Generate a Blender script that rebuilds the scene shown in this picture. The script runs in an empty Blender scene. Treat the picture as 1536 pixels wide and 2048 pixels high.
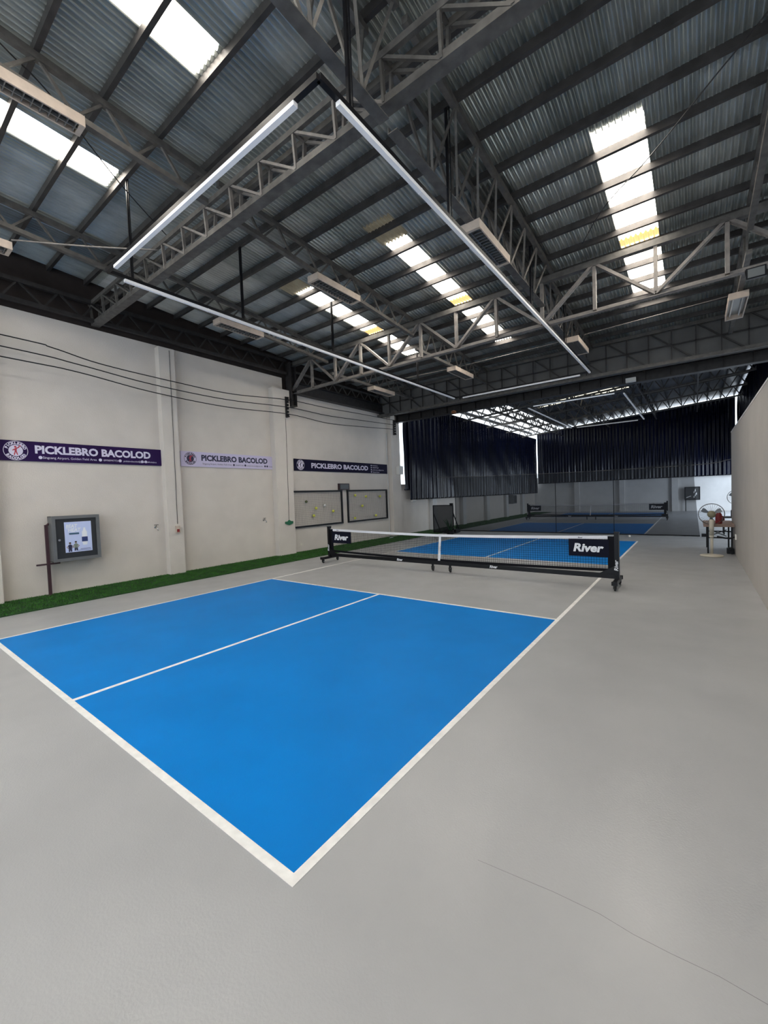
import bpy, math, random
from mathutils import Vector, Matrix
random.seed(7)
D = bpy.data
S = bpy.context.scene
COL = S.collection

# ------------------------------------------------------------------ camera, world, lights, exposure
FPX = 822.846
CP = Vector((1.45331, -1.13588, 1.73964))
YAW, PITCH, ROLL = 0.647884, -0.0380520, 0.0373777
def cam_axes():
    f = Vector((-math.sin(YAW)*math.cos(PITCH), math.cos(YAW)*math.cos(PITCH), math.sin(PITCH)))
    r = Vector((math.cos(YAW), math.sin(YAW), 0))
    d = f.cross(r)
    c, s = math.cos(ROLL), math.sin(ROLL)
    return c*r+s*d, -s*r+c*d, f
r_, d_, f_ = cam_axes()
cam_data = D.cameras.new('camera')
cam_data.sensor_fit = 'HORIZONTAL'; cam_data.sensor_width = 36.0
cam_data.lens = FPX/1536*36.0
cam_data.clip_start = 0.05; cam_data.clip_end = 200
cam = D.objects.new('camera', cam_data); COL.objects.link(cam)
M = Matrix((( r_.x, -d_.x, -f_.x, CP.x), (r_.y, -d_.y, -f_.y, CP.y), (r_.z, -d_.z, -f_.z, CP.z), (0, 0, 0, 1)))
cam.matrix_world = M
S.camera = cam
S.view_settings.view_transform = 'Standard'; S.view_settings.look = 'None'
S.view_settings.gamma = 1.0; S.view_settings.use_curve_mapping = False
S.view_settings.exposure = 0.0
SKY_STRENGTH = 2.5
SKYLIGHT_STRENGTH = 12.5
w = D.worlds.new('daylight'); S.world = w; w.use_nodes = True
w.node_tree.nodes['Background'].inputs[0].default_value = (0.83, 0.92, 1.0, 1)
w.node_tree.nodes['Background'].inputs[1].default_value = SKY_STRENGTH
def portal(name, loc, rot, sx, sy):
    l = D.lights.new(name, 'AREA'); l.shape = 'RECTANGLE'; l.size = sx; l.size_y = sy
    l.cycles.is_portal = True
    o = D.objects.new(name, l); COL.objects.link(o); o.location = loc; o.rotation_euler = rot
PI = math.pi
portal('daylight_portal_entrance', (-0.5, -6.9, 2.7), (PI/2, 0, 0), 17.0, 5.4)
portal('daylight_portal_far_side', (3.65, 25.5, 1.6), (PI/2, 0, PI/2), 15.0, 3.2)

yard = D.lights.new('yard_daylight', 'AREA'); yard.shape = 'RECTANGLE'; yard.size = 9.0; yard.size_y = 3.0
yard.energy = 900; yard.color = (0.66, 0.81, 1.0)
yo = D.objects.new('yard_daylight', yard); COL.objects.link(yo); yo.location = (5.6, 28.0, 1.75); yo.rotation_euler = (0, PI/2, 0)
# ------------------------------------------------------------------ materials
def mat(name, col, rough=0.6, metal=0.0, spec=0.4, noise=0.0, nscale=3.0, bump=0.0, bscale=60.0, emit=None, estr=0.0, stretch=None, coat=0.0):
    m = D.materials.new(name); m.use_nodes = True
    nt = m.node_tree; b = nt.nodes['Principled BSDF']
    b.inputs['Base Color'].default_value = (*col, 1); b.inputs['Roughness'].default_value = rough
    b.inputs['Metallic'].default_value = metal; b.inputs['Specular IOR Level'].default_value = spec
    b.inputs['Coat Weight'].default_value = coat
    if emit:
        b.inputs['Emission Color'].default_value = (*emit, 1); b.inputs['Emission Strength'].default_value = estr
    tc = nt.nodes.new('ShaderNodeTexCoord')
    vec = tc.outputs['Object']
    if stretch:
        mp = nt.nodes.new('ShaderNodeMapping'); mp.inputs['Scale'].default_value = stretch
        nt.links.new(vec, mp.inputs[0]); vec = mp.outputs[0]
    if noise > 0:
        n = nt.nodes.new('ShaderNodeTexNoise'); n.inputs['Scale'].default_value = nscale; n.inputs['Detail'].default_value = 6
        nt.links.new(vec, n.inputs['Vector'])
        r = nt.nodes.new('ShaderNodeMapRange')
        r.inputs['From Min'].default_value = 0.3; r.inputs['From Max'].default_value = 0.7
        r.inputs['To Min'].default_value = 1-noise; r.inputs['To Max'].default_value = 1+noise
        nt.links.new(n.outputs['Fac'], r.inputs['Value'])
        mx = nt.nodes.new('ShaderNodeVectorMath'); mx.operation = 'SCALE'
        mx.inputs[0].default_value = col
        nt.links.new(r.outputs[0], mx.inputs['Scale']); nt.links.new(mx.outputs[0], b.inputs['Base Color'])
    if bump > 0:
        n2 = nt.nodes.new('ShaderNodeTexNoise'); n2.inputs['Scale'].default_value = bscale; n2.inputs['Detail'].default_value = 4
        nt.links.new(vec, n2.inputs['Vector'])
        bp = nt.nodes.new('ShaderNodeBump'); bp.inputs['Strength'].default_value = bump; bp.inputs['Distance'].default_value = 0.01
        nt.links.new(n2.outputs['Fac'], bp.inputs['Height']); nt.links.new(bp.outputs[0], b.inputs['Normal'])
    return m

def see_through(name, col, alpha, rough=0.8):
    m = D.materials.new(name); m.use_nodes = True; nt = m.node_tree
    nt.nodes.clear()
    o = nt.nodes.new('ShaderNodeOutputMaterial'); mx = nt.nodes.new('ShaderNodeMixShader')
    t = nt.nodes.new('ShaderNodeBsdfTransparent'); d = nt.nodes.new('ShaderNodeBsdfDiffuse')
    d.inputs[0].default_value = (*col, 1)
    mx.inputs[0].default_value = alpha
    nt.links.new(t.outputs[0], mx.inputs[1]); nt.links.new(d.outputs[0], mx.inputs[2]); nt.links.new(mx.outputs[0], o.inputs[0])
    return m

def sheet_roof_mat(name, lo, hi, sx, sy, dirt=0.5):
    """galvanised sheets: each sheet has its own tone, plus dirt streaks"""
    m = D.materials.new(name); m.use_nodes = True; nt = m.node_tree; b = nt.nodes['Principled BSDF']
    L = nt.links
    tc = nt.nodes.new('ShaderNodeTexCoord')
    sc = nt.nodes.new('ShaderNodeVectorMath'); sc.operation = 'MULTIPLY'; sc.inputs[1].default_value = (1/sx, 1/sy, 0)
    fl = nt.nodes.new('ShaderNodeVectorMath'); fl.operation = 'FLOOR'
    wn = nt.nodes.new('ShaderNodeTexWhiteNoise'); wn.noise_dimensions = '2D'
    L.new(tc.outputs['Object'], sc.inputs[0]); L.new(sc.outputs[0], fl.inputs[0]); L.new(fl.outputs[0], wn.inputs['Vector'])
    ramp = nt.nodes.new('ShaderNodeValToRGB')
    e = ramp.color_ramp.elements
    e[0].position = 0.0; e[0].color = (lo[0]*0.45, lo[1]*0.42, lo[2]*0.42, 1)
    e[1].position = 1.0; e[1].color = (*hi, 1)
    k = ramp.color_ramp.elements.new(0.10); k.color = (*lo, 1)
    L.new(wn.outputs['Value'], ramp.inputs[0])
    n = nt.nodes.new('ShaderNodeTexNoise'); n.inputs['Scale'].default_value = 1.4; n.inputs['Detail'].default_value = 8
    n.inputs['Roughness'].default_value = 0.7
    mp = nt.nodes.new('ShaderNodeMapping'); mp.inputs['Scale'].default_value = (3.0, 0.7, 1)
    L.new(tc.outputs['Object'], mp.inputs[0]); L.new(mp.outputs[0], n.inputs['Vector'])
    r = nt.nodes.new('ShaderNodeMapRange'); r.inputs[1].default_value = 0.3; r.inputs[2].default_value = 0.7
    r.inputs[3].default_value = 1-dirt; r.inputs[4].default_value = 1+dirt*0.6
    L.new(n.outputs['Fac'], r.inputs[0])
    mx = nt.nodes.new('ShaderNodeVectorMath'); mx.operation = 'SCALE'
    L.new(ramp.outputs[0], mx.inputs[0]); L.new(r.outputs[0], mx.inputs['Scale']); L.new(mx.outputs[0], b.inputs['Base Color'])
    b.inputs['Metallic'].default_value = 0.6; b.inputs['Roughness'].default_value = 0.30
    return m

def floor_mat():
    m = mat('painted_concrete', (0.352, 0.358, 0.368), 0.42, spec=0.5, noise=0.07, nscale=0.9, bump=0.12, bscale=90)
    nt = m.node_tree; b = nt.nodes['Principled BSDF']
    n = nt.nodes.new('ShaderNodeTexNoise'); n.inputs['Scale'].default_value = 2.2; n.inputs['Detail'].default_value = 6
    tc = nt.nodes.new('ShaderNodeTexCoord'); nt.links.new(tc.outputs['Object'], n.inputs['Vector'])
    r = nt.nodes.new('ShaderNodeMapRange'); r.inputs[1].default_value = 0.3; r.inputs[2].default_value = 0.7
    r.inputs[3].default_value = 0.30; r.inputs[4].default_value = 0.42
    nt.links.new(n.outputs['Fac'], r.inputs[0]); nt.links.new(r.outputs[0], b.inputs['Roughness'])
    return m

MT = {}
MT['floor'] = floor_mat()
MT['pale_crack'] = mat('crack_filler', (0.17, 0.17, 0.17), 0.8)
MT['blue'] = mat('blue_court_paint', (0.0, 0.18, 0.56), 0.5, spec=0.12, noise=0.07, nscale=1.3, bump=0.08, bscale=90)
MT['line'] = mat('white_line_paint', (0.75, 0.74, 0.73), 0.6, noise=0.09, nscale=14)
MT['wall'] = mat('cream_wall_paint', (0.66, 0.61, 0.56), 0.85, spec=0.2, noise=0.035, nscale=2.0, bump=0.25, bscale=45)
MT['wall_shaded'] = mat('plain_wall_shaded', (0.45, 0.425, 0.40), 0.85, spec=0.2, noise=0.035, nscale=2.0, bump=0.25, bscale=45)  # right wall's lack of front light is put into this darker colour
MT['wall_far'] = mat('white_block_wall_paint', (0.62, 0.61, 0.60), 0.85, spec=0.2, noise=0.05, nscale=2.0, bump=0.3, bscale=20)
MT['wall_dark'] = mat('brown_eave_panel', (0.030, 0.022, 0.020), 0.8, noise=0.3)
MT['steel'] = mat('dusty_grey_steel', (0.115, 0.108, 0.100), 0.55, metal=0.25, noise=0.28, nscale=9)
MT['steel_light'] = mat('pale_grey_steel', (0.205, 0.185, 0.17), 0.55, metal=0.15, noise=0.22, nscale=9)
MT['steel_dark'] = mat('dark_steel', (0.035, 0.032, 0.032), 0.5, metal=0.2, noise=0.25, nscale=9)
MT['purlin'] = mat('purlin_steel', (0.055, 0.05, 0.048), 0.5, metal=0.3, noise=0.3, nscale=6)
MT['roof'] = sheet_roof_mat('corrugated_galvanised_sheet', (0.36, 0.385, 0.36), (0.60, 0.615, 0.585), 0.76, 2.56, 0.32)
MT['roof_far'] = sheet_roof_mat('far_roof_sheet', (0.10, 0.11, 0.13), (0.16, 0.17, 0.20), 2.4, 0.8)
MT['skylight'] = mat('translucent_roof_sheet', (0.9, 0.9, 0.86), 0.5, emit=(1.0, 0.93, 0.83), estr=SKYLIGHT_STRENGTH)
def specks(m, base):
    nt = m.node_tree; b = nt.nodes['Principled BSDF']
    tc = nt.nodes.new('ShaderNodeTexCoord'); mp = nt.nodes.new('ShaderNodeMapping'); mp.inputs['Scale'].default_value = (14, 3.2, 1)
    n = nt.nodes.new('ShaderNodeTexNoise'); n.inputs['Scale'].default_value = 1.0; n.inputs['Detail'].default_value = 3
    r = nt.nodes.new('ShaderNodeMapRange'); r.inputs[1].default_value = 0.665; r.inputs[2].default_value = 0.70
    r.inputs[3].default_value = base; r.inputs[4].default_value = 0.25
    nt.links.new(tc.outputs['Object'], mp.inputs[0]); nt.links.new(mp.outputs[0], n.inputs['Vector'])
    nt.links.new(n.outputs['Fac'], r.inputs[0]); nt.links.new(r.outputs[0], b.inputs['Emission Strength'])
specks(MT['skylight'], SKYLIGHT_STRENGTH)
MT['skylight_amber'] = mat('yellowed_roof_sheet', (0.5, 0.36, 0.10), 0.5, emit=(1.0, 0.70, 0.30), estr=0.9)
MT['skylight_dirty'] = mat('dirty_roof_sheet', (0.22, 0.20, 0.14), 0.5, emit=(1.0, 0.85, 0.60), estr=0.05, noise=0.5)
MT['skylight_far'] = mat('far_translucent_sheet', (0.9, 0.9, 0.9), 0.5, emit=(0.92, 0.97, 1.0), estr=1.6)
MT['skylight_warm'] = mat('far_yellow_sheet', (0.9, 0.85, 0.7), 0.5, emit=(1.0, 0.93, 0.70), estr=1.5)
MT['lamp_white'] = mat('white_lamp_diffuser', (0.86, 0.86, 0.88), 0.35, emit=(0.95, 0.97, 1.0), estr=0.05)
MT['black'] = mat('black_metal', (0.006, 0.006, 0.008), 0.4, spec=0.25)
MT['black_matte'] = mat('black_fabric', (0.006, 0.006, 0.009), 0.75, spec=0.15)
MT['navy_fabric'] = mat('dark_navy_fabric', (0.005, 0.006, 0.017), 0.7, spec=0.15)
MT['white_cloth'] = mat('white_net_tape', (0.80, 0.80, 0.84), 0.7)
MT['white_print'] = mat('white_print', (0.85, 0.86, 0.90), 0.6)
MT['rubber'] = mat('black_rubber', (0.015, 0.015, 0.015), 0.6)
MT['chrome'] = mat('bright_metal', (0.6, 0.6, 0.6), 0.25, metal=0.9)
MT['net'] = mat('black_net_cord', (0.012, 0.012, 0.014), 0.8)
MT['turf'] = mat('turf_base', (0.010, 0.050, 0.010), 0.9, noise=0.35, nscale=6, bump=0.5, bscale=120)
MT['blade'] = mat('turf_blades', (0.032, 0.125, 0.014), 0.8, noise=0.45, nscale=5)
MT['fixture'] = mat('enamelled_fixture', (0.52, 0.43, 0.36), 0.5, noise=0.12, nscale=8)
MT['louver'] = mat('lamp_louver', (0.22, 0.22, 0.22), 0.3, metal=0.6)
MT['reflector'] = mat('lamp_reflector', (0.30, 0.30, 0.29), 0.4, metal=0.3)
MT['tarp'] = mat('navy_tarpaulin', (0.0008, 0.0018, 0.011), 0.22, spec=0.28, noise=0.5, nscale=2.0, bump=0.6, bscale=9, stretch=(1, 1, 0.25))
MT['divider'] = see_through('dark_mesh_netting', (0.030, 0.032, 0.036), 0.66)
MT['purple'] = mat('purple_banner_vinyl', (0.020, 0.005, 0.060), 0.55, spec=0.2, noise=0.25, nscale=1.0)
MT['lilac'] = mat('pale_lilac_banner_vinyl', (0.60, 0.55, 0.74), 0.5)
MT['midnight'] = mat('midnight_blue_banner_vinyl', (0.007, 0.005, 0.026), 0.6, spec=0.15)
MT['lilac_print'] = mat('pale_print', (0.70, 0.66, 0.82), 0.6)
MT['dark_print'] = mat('dark_blue_print', (0.03, 0.03, 0.07), 0.6)
MT['red_print'] = mat('red_print', (0.45, 0.05, 0.08), 0.6)
MT['cab_grey'] = mat('grey_cabinet_steel', (0.19, 0.195, 0.20), 0.45, metal=0.4, noise=0.1)
MT['cab_back'] = mat('dark_cabinet_panel', (0.03, 0.032, 0.035), 0.3, spec=0.5)
MT['poster'] = mat('poster_paper', (0.58, 0.66, 0.95), 0.5)
MT['poster_white'] = mat('poster_white_print', (0.85, 0.88, 0.96), 0.5)
MT['poster_navy'] = mat('poster_navy_print', (0.03, 0.05, 0.18), 0.5)
MT['poster_teal'] = mat('poster_slate_print', (0.05, 0.12, 0.20), 0.5)
MT['skin_print'] = mat('poster_skin_print', (0.30, 0.19, 0.14), 0.6)
MT['sage_print'] = mat('poster_sage_print', (0.22, 0.26, 0.22), 0.6)
MT['rust'] = mat('rusty_pipe', (0.05, 0.022, 0.03), 0.6, noise=0.3)
MT['board'] = mat('pale_backing_board', (0.62, 0.58, 0.55), 0.8)
MT['ball'] = mat('yellow_ball', (0.62, 0.62, 0.10), 0.5)
MT['ball_dark'] = mat('olive_ball', (0.10, 0.12, 0.05), 0.6)
MT['white_plastic'] = mat('white_plastic', (0.70, 0.69, 0.66), 0.5)
MT['beige_plastic'] = mat('beige_plastic', (0.52, 0.48, 0.40), 0.5)
MT['olive_plastic'] = mat('olive_motor_shell', (0.22, 0.20, 0.13), 0.5)
MT['fan_blade'] = mat('smoky_fan_blade', (0.20, 0.23, 0.27), 0.35)
MT['wood'] = mat('brown_table_top', (0.28, 0.19, 0.15), 0.5, noise=0.15, nscale=4)
MT['red'] = mat('red_plastic', (0.22, 0.015, 0.02), 0.4)
MT['green'] = mat('green_plastic', (0.01, 0.13, 0.06), 0.5)
MT['plant'] = mat('dark_spiky_leaf', (0.012, 0.035, 0.018), 0.5)
MT['glass_dark'] = mat('floodlight_glass', (0.16, 0.17, 0.17), 0.15, spec=0.6)
MT['scoreboard'] = mat('dark_maroon_box', (0.030, 0.012, 0.016), 0.4)
MT['amber'] = mat('brown_lamp_shade', (0.20, 0.07, 0.02), 0.4)
MT['soffit'] = mat('grey_partition_sheet', (0.13, 0.128, 0.125), 0.7, noise=0.15, nscale=2)

# ------------------------------------------------------------------ mesh building
ORG = {}
class MB:
    def __init__(s): s.v = []; s.f = []; s.mi = []; s.cur = 0
    def add(s, vs, fs):
        o = len(s.v); s.v += [tuple(x) for x in vs]
        for f in fs: s.f.append([i+o for i in f]); s.mi.append(s.cur)
        return s
    def box(s, a, b):
        x0, y0, z0 = a; x1, y1, z1 = b
        return s.add([(x0,y0,z0),(x1,y0,z0),(x1,y1,z0),(x0,y1,z0),(x0,y0,z1),(x1,y0,z1),(x1,y1,z1),(x0,y1,z1)],
                     [(0,3,2,1),(4,5,6,7),(0,1,5,4),(1,2,6,5),(2,3,7,6),(3,0,4,7)])
    def cbox(s, c, d): return s.box((c[0]-d[0]/2, c[1]-d[1]/2, c[2]-d[2]/2), (c[0]+d[0]/2, c[1]+d[1]/2, c[2]+d[2]/2))
    def bar(s, p, q, w, h=None, up=(0,0,1)):
        h = h or w; p = Vector(p); q = Vector(q); d = (q-p).normalized(); u = Vector(up)
        if abs(d.dot(u)) > 0.99: u = Vector((1,0,0))
        a = d.cross(u).normalized()*w/2; b = a.cross(d).normalized()*h/2
        return s.add([p-a-b, p+a-b, p+a+b, p-a+b, q-a-b, q+a-b, q+a+b, q-a+b],
                     [(0,3,2,1),(4,5,6,7),(0,1,5,4),(1,2,6,5),(2,3,7,6),(3,0,4,7)])
    def angle(s, p, q, w, t=0.008, up=(0,0,1)):
        """an L section: two thin flanges"""
        p = Vector(p); q = Vector(q); d = (q-p).normalized(); u = Vector(up)
        if abs(d.dot(u)) > 0.99: u = Vector((1,0,0))
        a = d.cross(u).normalized(); b = a.cross(d).normalized()
        s.bar(p-b*w/2, q-b*w/2, w, t, b); s.bar(p-a*w/2, q-a*w/2, t, w, b)
        return s
    def tube(s, pts, r, n=8, closed=False):
        pts = [Vector(p) for p in pts]; m = len(pts); vs = []; 
        for i, p in enumerate(pts):
            if closed: d = pts[(i+1) % m]-pts[i-1]
            else: d = pts[min(i+1, m-1)]-pts[max(i-1, 0)]
            d.normalize(); u = Vector((0,0,1)) if abs(d.z) < 0.9 else Vector((1,0,0))
            a = d.cross(u).normalized(); b = a.cross(d)
            rr = r[i] if isinstance(r, (list, tuple)) else r
            for k in range(n):
                t = 2*PI*k/n; vs.append(p+a*math.cos(t)*rr+b*math.sin(t)*rr)
        fs = []
        for i in range(m if closed else m-1):
            j = (i+1) % m
            for k in range(n):
                fs.append((i*n+k, i*n+(k+1) % n, j*n+(k+1) % n, j*n+k))
        if not closed: fs += [tuple(range(n))[::-1], tuple((m-1)*n+k for k in range(n))]
        return s.add(vs, fs)
    def lathe(s, c, prof, n=24, axis='z'):
        c = Vector(c); vs = []; fs = []
        for r, h in prof:
            for k in range(n):
                t = 2*PI*k/n; x, y = r*math.cos(t), r*math.sin(t)
                v = Vector((x, y, h)) if axis == 'z' else (Vector((x, h, y)) if axis == 'y' else Vector((h, x, y)))
                vs.append(c+v)
        for i in range(len(prof)-1):
            for k in range(n): fs.append((i*n+k, i*n+(k+1) % n, (i+1)*n+(k+1) % n, (i+1)*n+k))
        fs += [tuple(range(n))[::-1], tuple((len(prof)-1)*n+k for k in range(n))]
        return s.add(vs, fs)
    def sphere(s, c, r, n=12, m=8):
        return s.lathe(c, [(max(1e-4, r*math.sin(PI*i/m)), -r*math.cos(PI*i/m)) for i in range(m+1)], n)
    def quad(s, a, b, c, d): return s.add([a, b, c, d], [(0,1,2,3)])
    def poly(s, pts): return s.add(pts, [tuple(range(len(pts)))])
    def prism(s, pts2, org, R, U, t):
        """a flat outline with real thickness t along the normal R x U"""
        org = Vector(org); R = Vector(R); U = Vector(U); N = R.cross(U); n = len(pts2)
        lo = [org+R*x+U*y for x, y in pts2]; hi = [p+N*t for p in lo]
        return s.add(lo+hi, [tuple(range(n))[::-1], tuple(range(n, 2*n))]+[(i, (i+1) % n, n+(i+1) % n, n+i) for i in range(n)])
    def mesh(s, name, mats, org):
        me = D.meshes.new(name)
        me.from_pydata([(x-org[0], y-org[1], z-org[2]) for x, y, z in s.v], [], s.f)
        for m in mats: me.materials.append(m)
        if len(mats) > 1: me.polygons.foreach_set('material_index', s.mi)
        me.update(); return me

def build(mb, name, mats, parent=None, smooth=False, org=None, kind=None, label=None):
    if not isinstance(mats, (list, tuple)): mats = [mats]
    if parent is not None: o0 = ORG[parent.name]
    else: o0 = Vector(org) if org is not None else Vector((0,0,0))
    me = mb.mesh(name, mats, o0)
    if smooth:
        me.polygons.foreach_set('use_smooth', [True]*len(me.polygons))
    o = D.objects.new(name, me); COL.objects.link(o)
    if parent is not None: o.parent = parent
    else: o.location = o0
    ORG[o.name] = o0
    if kind: o['kind'] = kind
    if label: o['label'] = label
    return o
def tag(o, label, cat, group=None):
    o['label'] = label; o['category'] = cat
    if group: o['group'] = group
    return o
def thing(name, loc, label, cat, group=None):
    o = D.objects.new(name, None); COL.objects.link(o); o.location = loc; o.empty_display_size = 0.1
    ORG[o.name] = Vector(loc)
    return tag(o, label, cat, group)
def struct(mb, name, mats, **k): return build(mb, name, mats, kind='structure', **k)

def text_shape(body, size, bold=0.0, shear=0.0, align='LEFT', width=None, sx=1.0):
    """outline of lettering in a plane: (verts2d, faces)"""
    c = D.curves.new('lettering', 'FONT'); c.body = body; c.size = size; c.offset = bold; c.shear = shear
    c.align_x = align; c.resolution_u = 3; c.fill_mode = 'FRONT'
    o = D.objects.new('lettering', c); COL.objects.link(o)
    dg = bpy.context.evaluated_depsgraph_get(); dg.update()
    me = D.meshes.new_from_object(o.evaluated_get(dg))
    vs = [(v.co.x, v.co.y) for v in me.vertices]; fs = [tuple(p.vertices) for p in me.polygons]
    D.objects.remove(o); D.curves.remove(c); D.meshes.remove(me)
    if vs and width:
        x0 = min(v[0] for v in vs); x1 = max(v[0] for v in vs); k = width/(x1-x0)
        vs = [((v[0]-x0)*k, v[1]) for v in vs]
    else: vs = [(v[0]*sx, v[1]) for v in vs]
    return vs, fs
def put_text(mb, shape, org, R, U, ang=0.0):
    org = Vector(org); R = Vector(R); U = Vector(U); c, s = math.cos(ang), math.sin(ang)
    mb.add([org+R*(x*c-y*s)+U*(x*s+y*c) for x, y in shape[0]], shape[1])

# ------------------------------------------------------------------ roof geometry helpers
def zr(y): return 6.405-0.065*(y-6)          # underside plane of the near roof
def z2(x): return 7.0+0.075*(x+0.7)         # far roof, rising to the right
XL = -9.0; XR = 2.23
PITCH_ = 0.0762

def corrugated(x0, x1, ys, zf, holes, amp=0.022, n=8):
    """sheets whose corrugations run along Y; faces inside the holes are returned on their own"""
    nx = int(round((x1-x0)/PITCH_*n)); xs = [x0+(x1-x0)*i/nx for i in range(nx+1)]
    roof = MB(); extra = {k: MB() for k in range(len(holes))}
    V = [[(x, y, zf(x, y)+amp*math.sin(2*PI*x/PITCH_)) for x in xs] for y in ys]
    idx = {}
    def put(mb, key, i, j):
        d = idx.setdefault(key, {})
        ids = []
        for (a, b) in ((j, i), (j, i+1), (j+1, i+1), (j+1, i)):
            if (a, b) not in d: d[(a, b)] = len(mb.v); mb.v.append(V[a][b])
            ids.append(d[(a, b)])
        mb.f.append(ids); mb.mi.append(0)
    for j in range(len(ys)-1):
        ym = (ys[j]+ys[j+1])/2
        for i in range(nx):
            xm = (xs[i]+xs[i+1])/2
            for k, (hx0, hx1, hy0, hy1) in enumerate(holes):
                if hx0 < xm < hx1 and hy0 < ym < hy1: put(extra[k], k, i, j); break
            else: put(roof, 'r', i, j)
    return roof, extra

# ------------------------------------------------------------------ the setting: floor, walls
fl = MB()
fl.box((-9.3, -7.5, -0.2), (9.6, 34.0, 0.0))
floor = struct(fl, 'floor', MT['floor'])
def court(y0, y1, y2, y3, lab):
    """blue halves and white lines; y0 baseline, y1 kitchen, y2 far kitchen, y3 far baseline"""
    for (a, b, tx) in ((y0+.05, y1, 'nearer'), (y2, y3-.05, 'farther')):
        m = MB(); m.box((-6.05, a, 0), (-0.05, b, 0.0015)); build(m, 'court_paint', MT['blue'], floor, kind='structure', label='blue paint on the %s half of the %s court' % (tx, lab))
    L = []
    for x in (-6.1, -0.05): L.append(((x, y0), (x+.05, y3)))
    L += [((-6.05, y0), (-.05, y0+.05)), ((-6.05, y3-.05), (-.05, y3)), ((-6.05, y1-.02), (-.05, y1+.03)), ((-6.05, y2-.03), (-.05, y2+.02)),
          ((-3.075, y0+.05), (-3.025, y1-.02)), ((-3.075, y2+.02), (-3.025, y3-.05))]
    for (a, b) in L:
        m = MB(); m.box((a[0], a[1], 0), (b[0], b[1], 0.0025)); build(m, 'court_line', MT['line'], floor, kind='structure')
court(0, 4.58, 9.25, 14.22, 'near')
court(16.46, 21.6, 26.5, 31.2, 'far')
m = MB()
cr = [(0.62, .60), (0.79, .62), (0.95, .640), (1.13, .65), (1.25, .638), (1.37, .64), (1.51, .65), (1.64, .64), (1.9, .655), (2.23, .65)]
for a, b in zip(cr, cr[1:]): m.bar((a[0], a[1], 0.0002), (b[0], b[1], 0.0002), 0.0012, 0.0008)
build(m, 'floor_crack', MT['pale_crack'], floor, kind='structure')

m = MB(); m.box((-9.25, -7.0, 0), (XL, 7.55, 5.62)); m.box((-9.25, 7.55, 0), (XL, 13.75, 5.25)); m.box((-9.25, 13.75, 0), (XL, 33.3, 2.25))
wl = struct(m, 'wall_left', MT['wall'])
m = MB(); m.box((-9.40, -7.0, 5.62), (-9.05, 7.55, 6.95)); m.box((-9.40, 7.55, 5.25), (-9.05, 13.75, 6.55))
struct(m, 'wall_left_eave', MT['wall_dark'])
def pil(n, y0, y1, h, mt=None):
    m = MB(); m.box((XL, y0, 0), (-8.8, y1, h)); struct(m, 'trim_%d' % n, mt or MT['wall'])
pil(1, -2.85, -2.45, 5.55); pil(2, 0.26, 0.62, 5.55); pil(3, 3.68, 4.05, 5.55); pil(4, 7.0, 7.66, 5.2); pil(5, 13.1, 13.72, 5.2)
for i, y in enumerate((16.4, 19.7, 23.0, 26.3, 29.6)): pil(6+i, y, y+.4, 1.95, MT['wall_far'])
m = MB(); m.box((XR, -7.0, 0), (2.45, 13.2, 3.08)); struct(m, 'wall_right', MT['wall_shaded'])
m = MB(); m.box((XR-.004, -7.0, 3.08), (2.47, 13.21, 3.11)); struct(m, 'trim_11', MT['wall_far'])
m = MB(); m.box((-9.25, 33.2, 0), (3.9, 33.45, 2.75)); struct(m, 'wall_back', MT['wall_far'])
for i, (x0, x1) in enumerate(((-5.95, -5.6), (-2.92, -2.6), (0.2, 0.55))):
    m = MB(); m.box((x0, 33.0, 0), (x1, 33.2, 2.75)); struct(m, 'trim_%d' % (12+i), MT['wall_far'])
# the neighbouring bay to the right, open above the wall
m = MB(); m.box((9.4, -7.0, 0), (9.6, 13.0, 6.1)); struct(m, 'wall_far_right', MT['wall'])  # unseen outer wall, carried up to cut the light from that side

# roof of the near hall with its translucent sheets
HOLES = [(.37, .97, 5.2, 10.45), (-3.13, -2.67, 5.3, 10.6), (-5.79, -5.31, 5.42, 9.9), (-5.79, -5.31, -5.0, 1.62), (-3.11, -2.65, -5.0, 1.62), (.37, .97, -5.0, 1.62)]  # last sheet is out of view, added to brighten the near floor
YS = sorted(set([-7.2, 13.2] + [-4.6, -2, 3.0, 8.0] + [h[2] for h in HOLES] + [h[3] for h in HOLES]
     + [8.45, 7.80, 8.08, 4.85, 5.0]))
rf, ex = corrugated(-9.4, 9.5, YS, lambda x, y: zr(y)+0.012, HOLES)
ceiling = struct(rf, 'ceiling', MT['roof'])
for k, mbx in ex.items():
    # amber overlap where two translucent sheets lap
    for i, f in enumerate(mbx.f):
        ym = sum(mbx.v[j][1] for j in f)/4
        if k < 3 and 7.80 < ym < 8.08: mbx.mi[i] = 1
    struct(mbx, 'window_%d' % (k+1), [MT['skylight'], MT['skylight_amber']])
# yellowed upper ends of the translucent sheets, half buried under the steel
for k, (x0, x1, ya, yb) in enumerate(((-3.2, -2.62, 4.7, 5.3), (-5.9, -5.28, 4.9, 5.42))):
    r2, _ = corrugated(x0, x1, [ya, yb], lambda x, y: zr(y)+0.004, [])
    build(r2, 'sheet_lap', MT['skylight_dirty'], ceiling, kind='structure')

PY = [0.41+0.64*k for k in range(-11, 20)]
for y in PY:
    if y < -6.5 or y > 12.45: continue
    z1 = zr(y); m = MB()
    # lipped channel
    m.box((-9.05, y-.034, z1-.105), (9.3, y-.027, z1)); m.box((-9.05, y-.027, z1-.105), (9.3, y+.02, z1-.097)); m.box((-9.05, y-.027, z1-.008), (9.3, y+.02, z1))
    build(m, 'purlin', MT['purlin'], ceiling, kind='structure')

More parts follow.
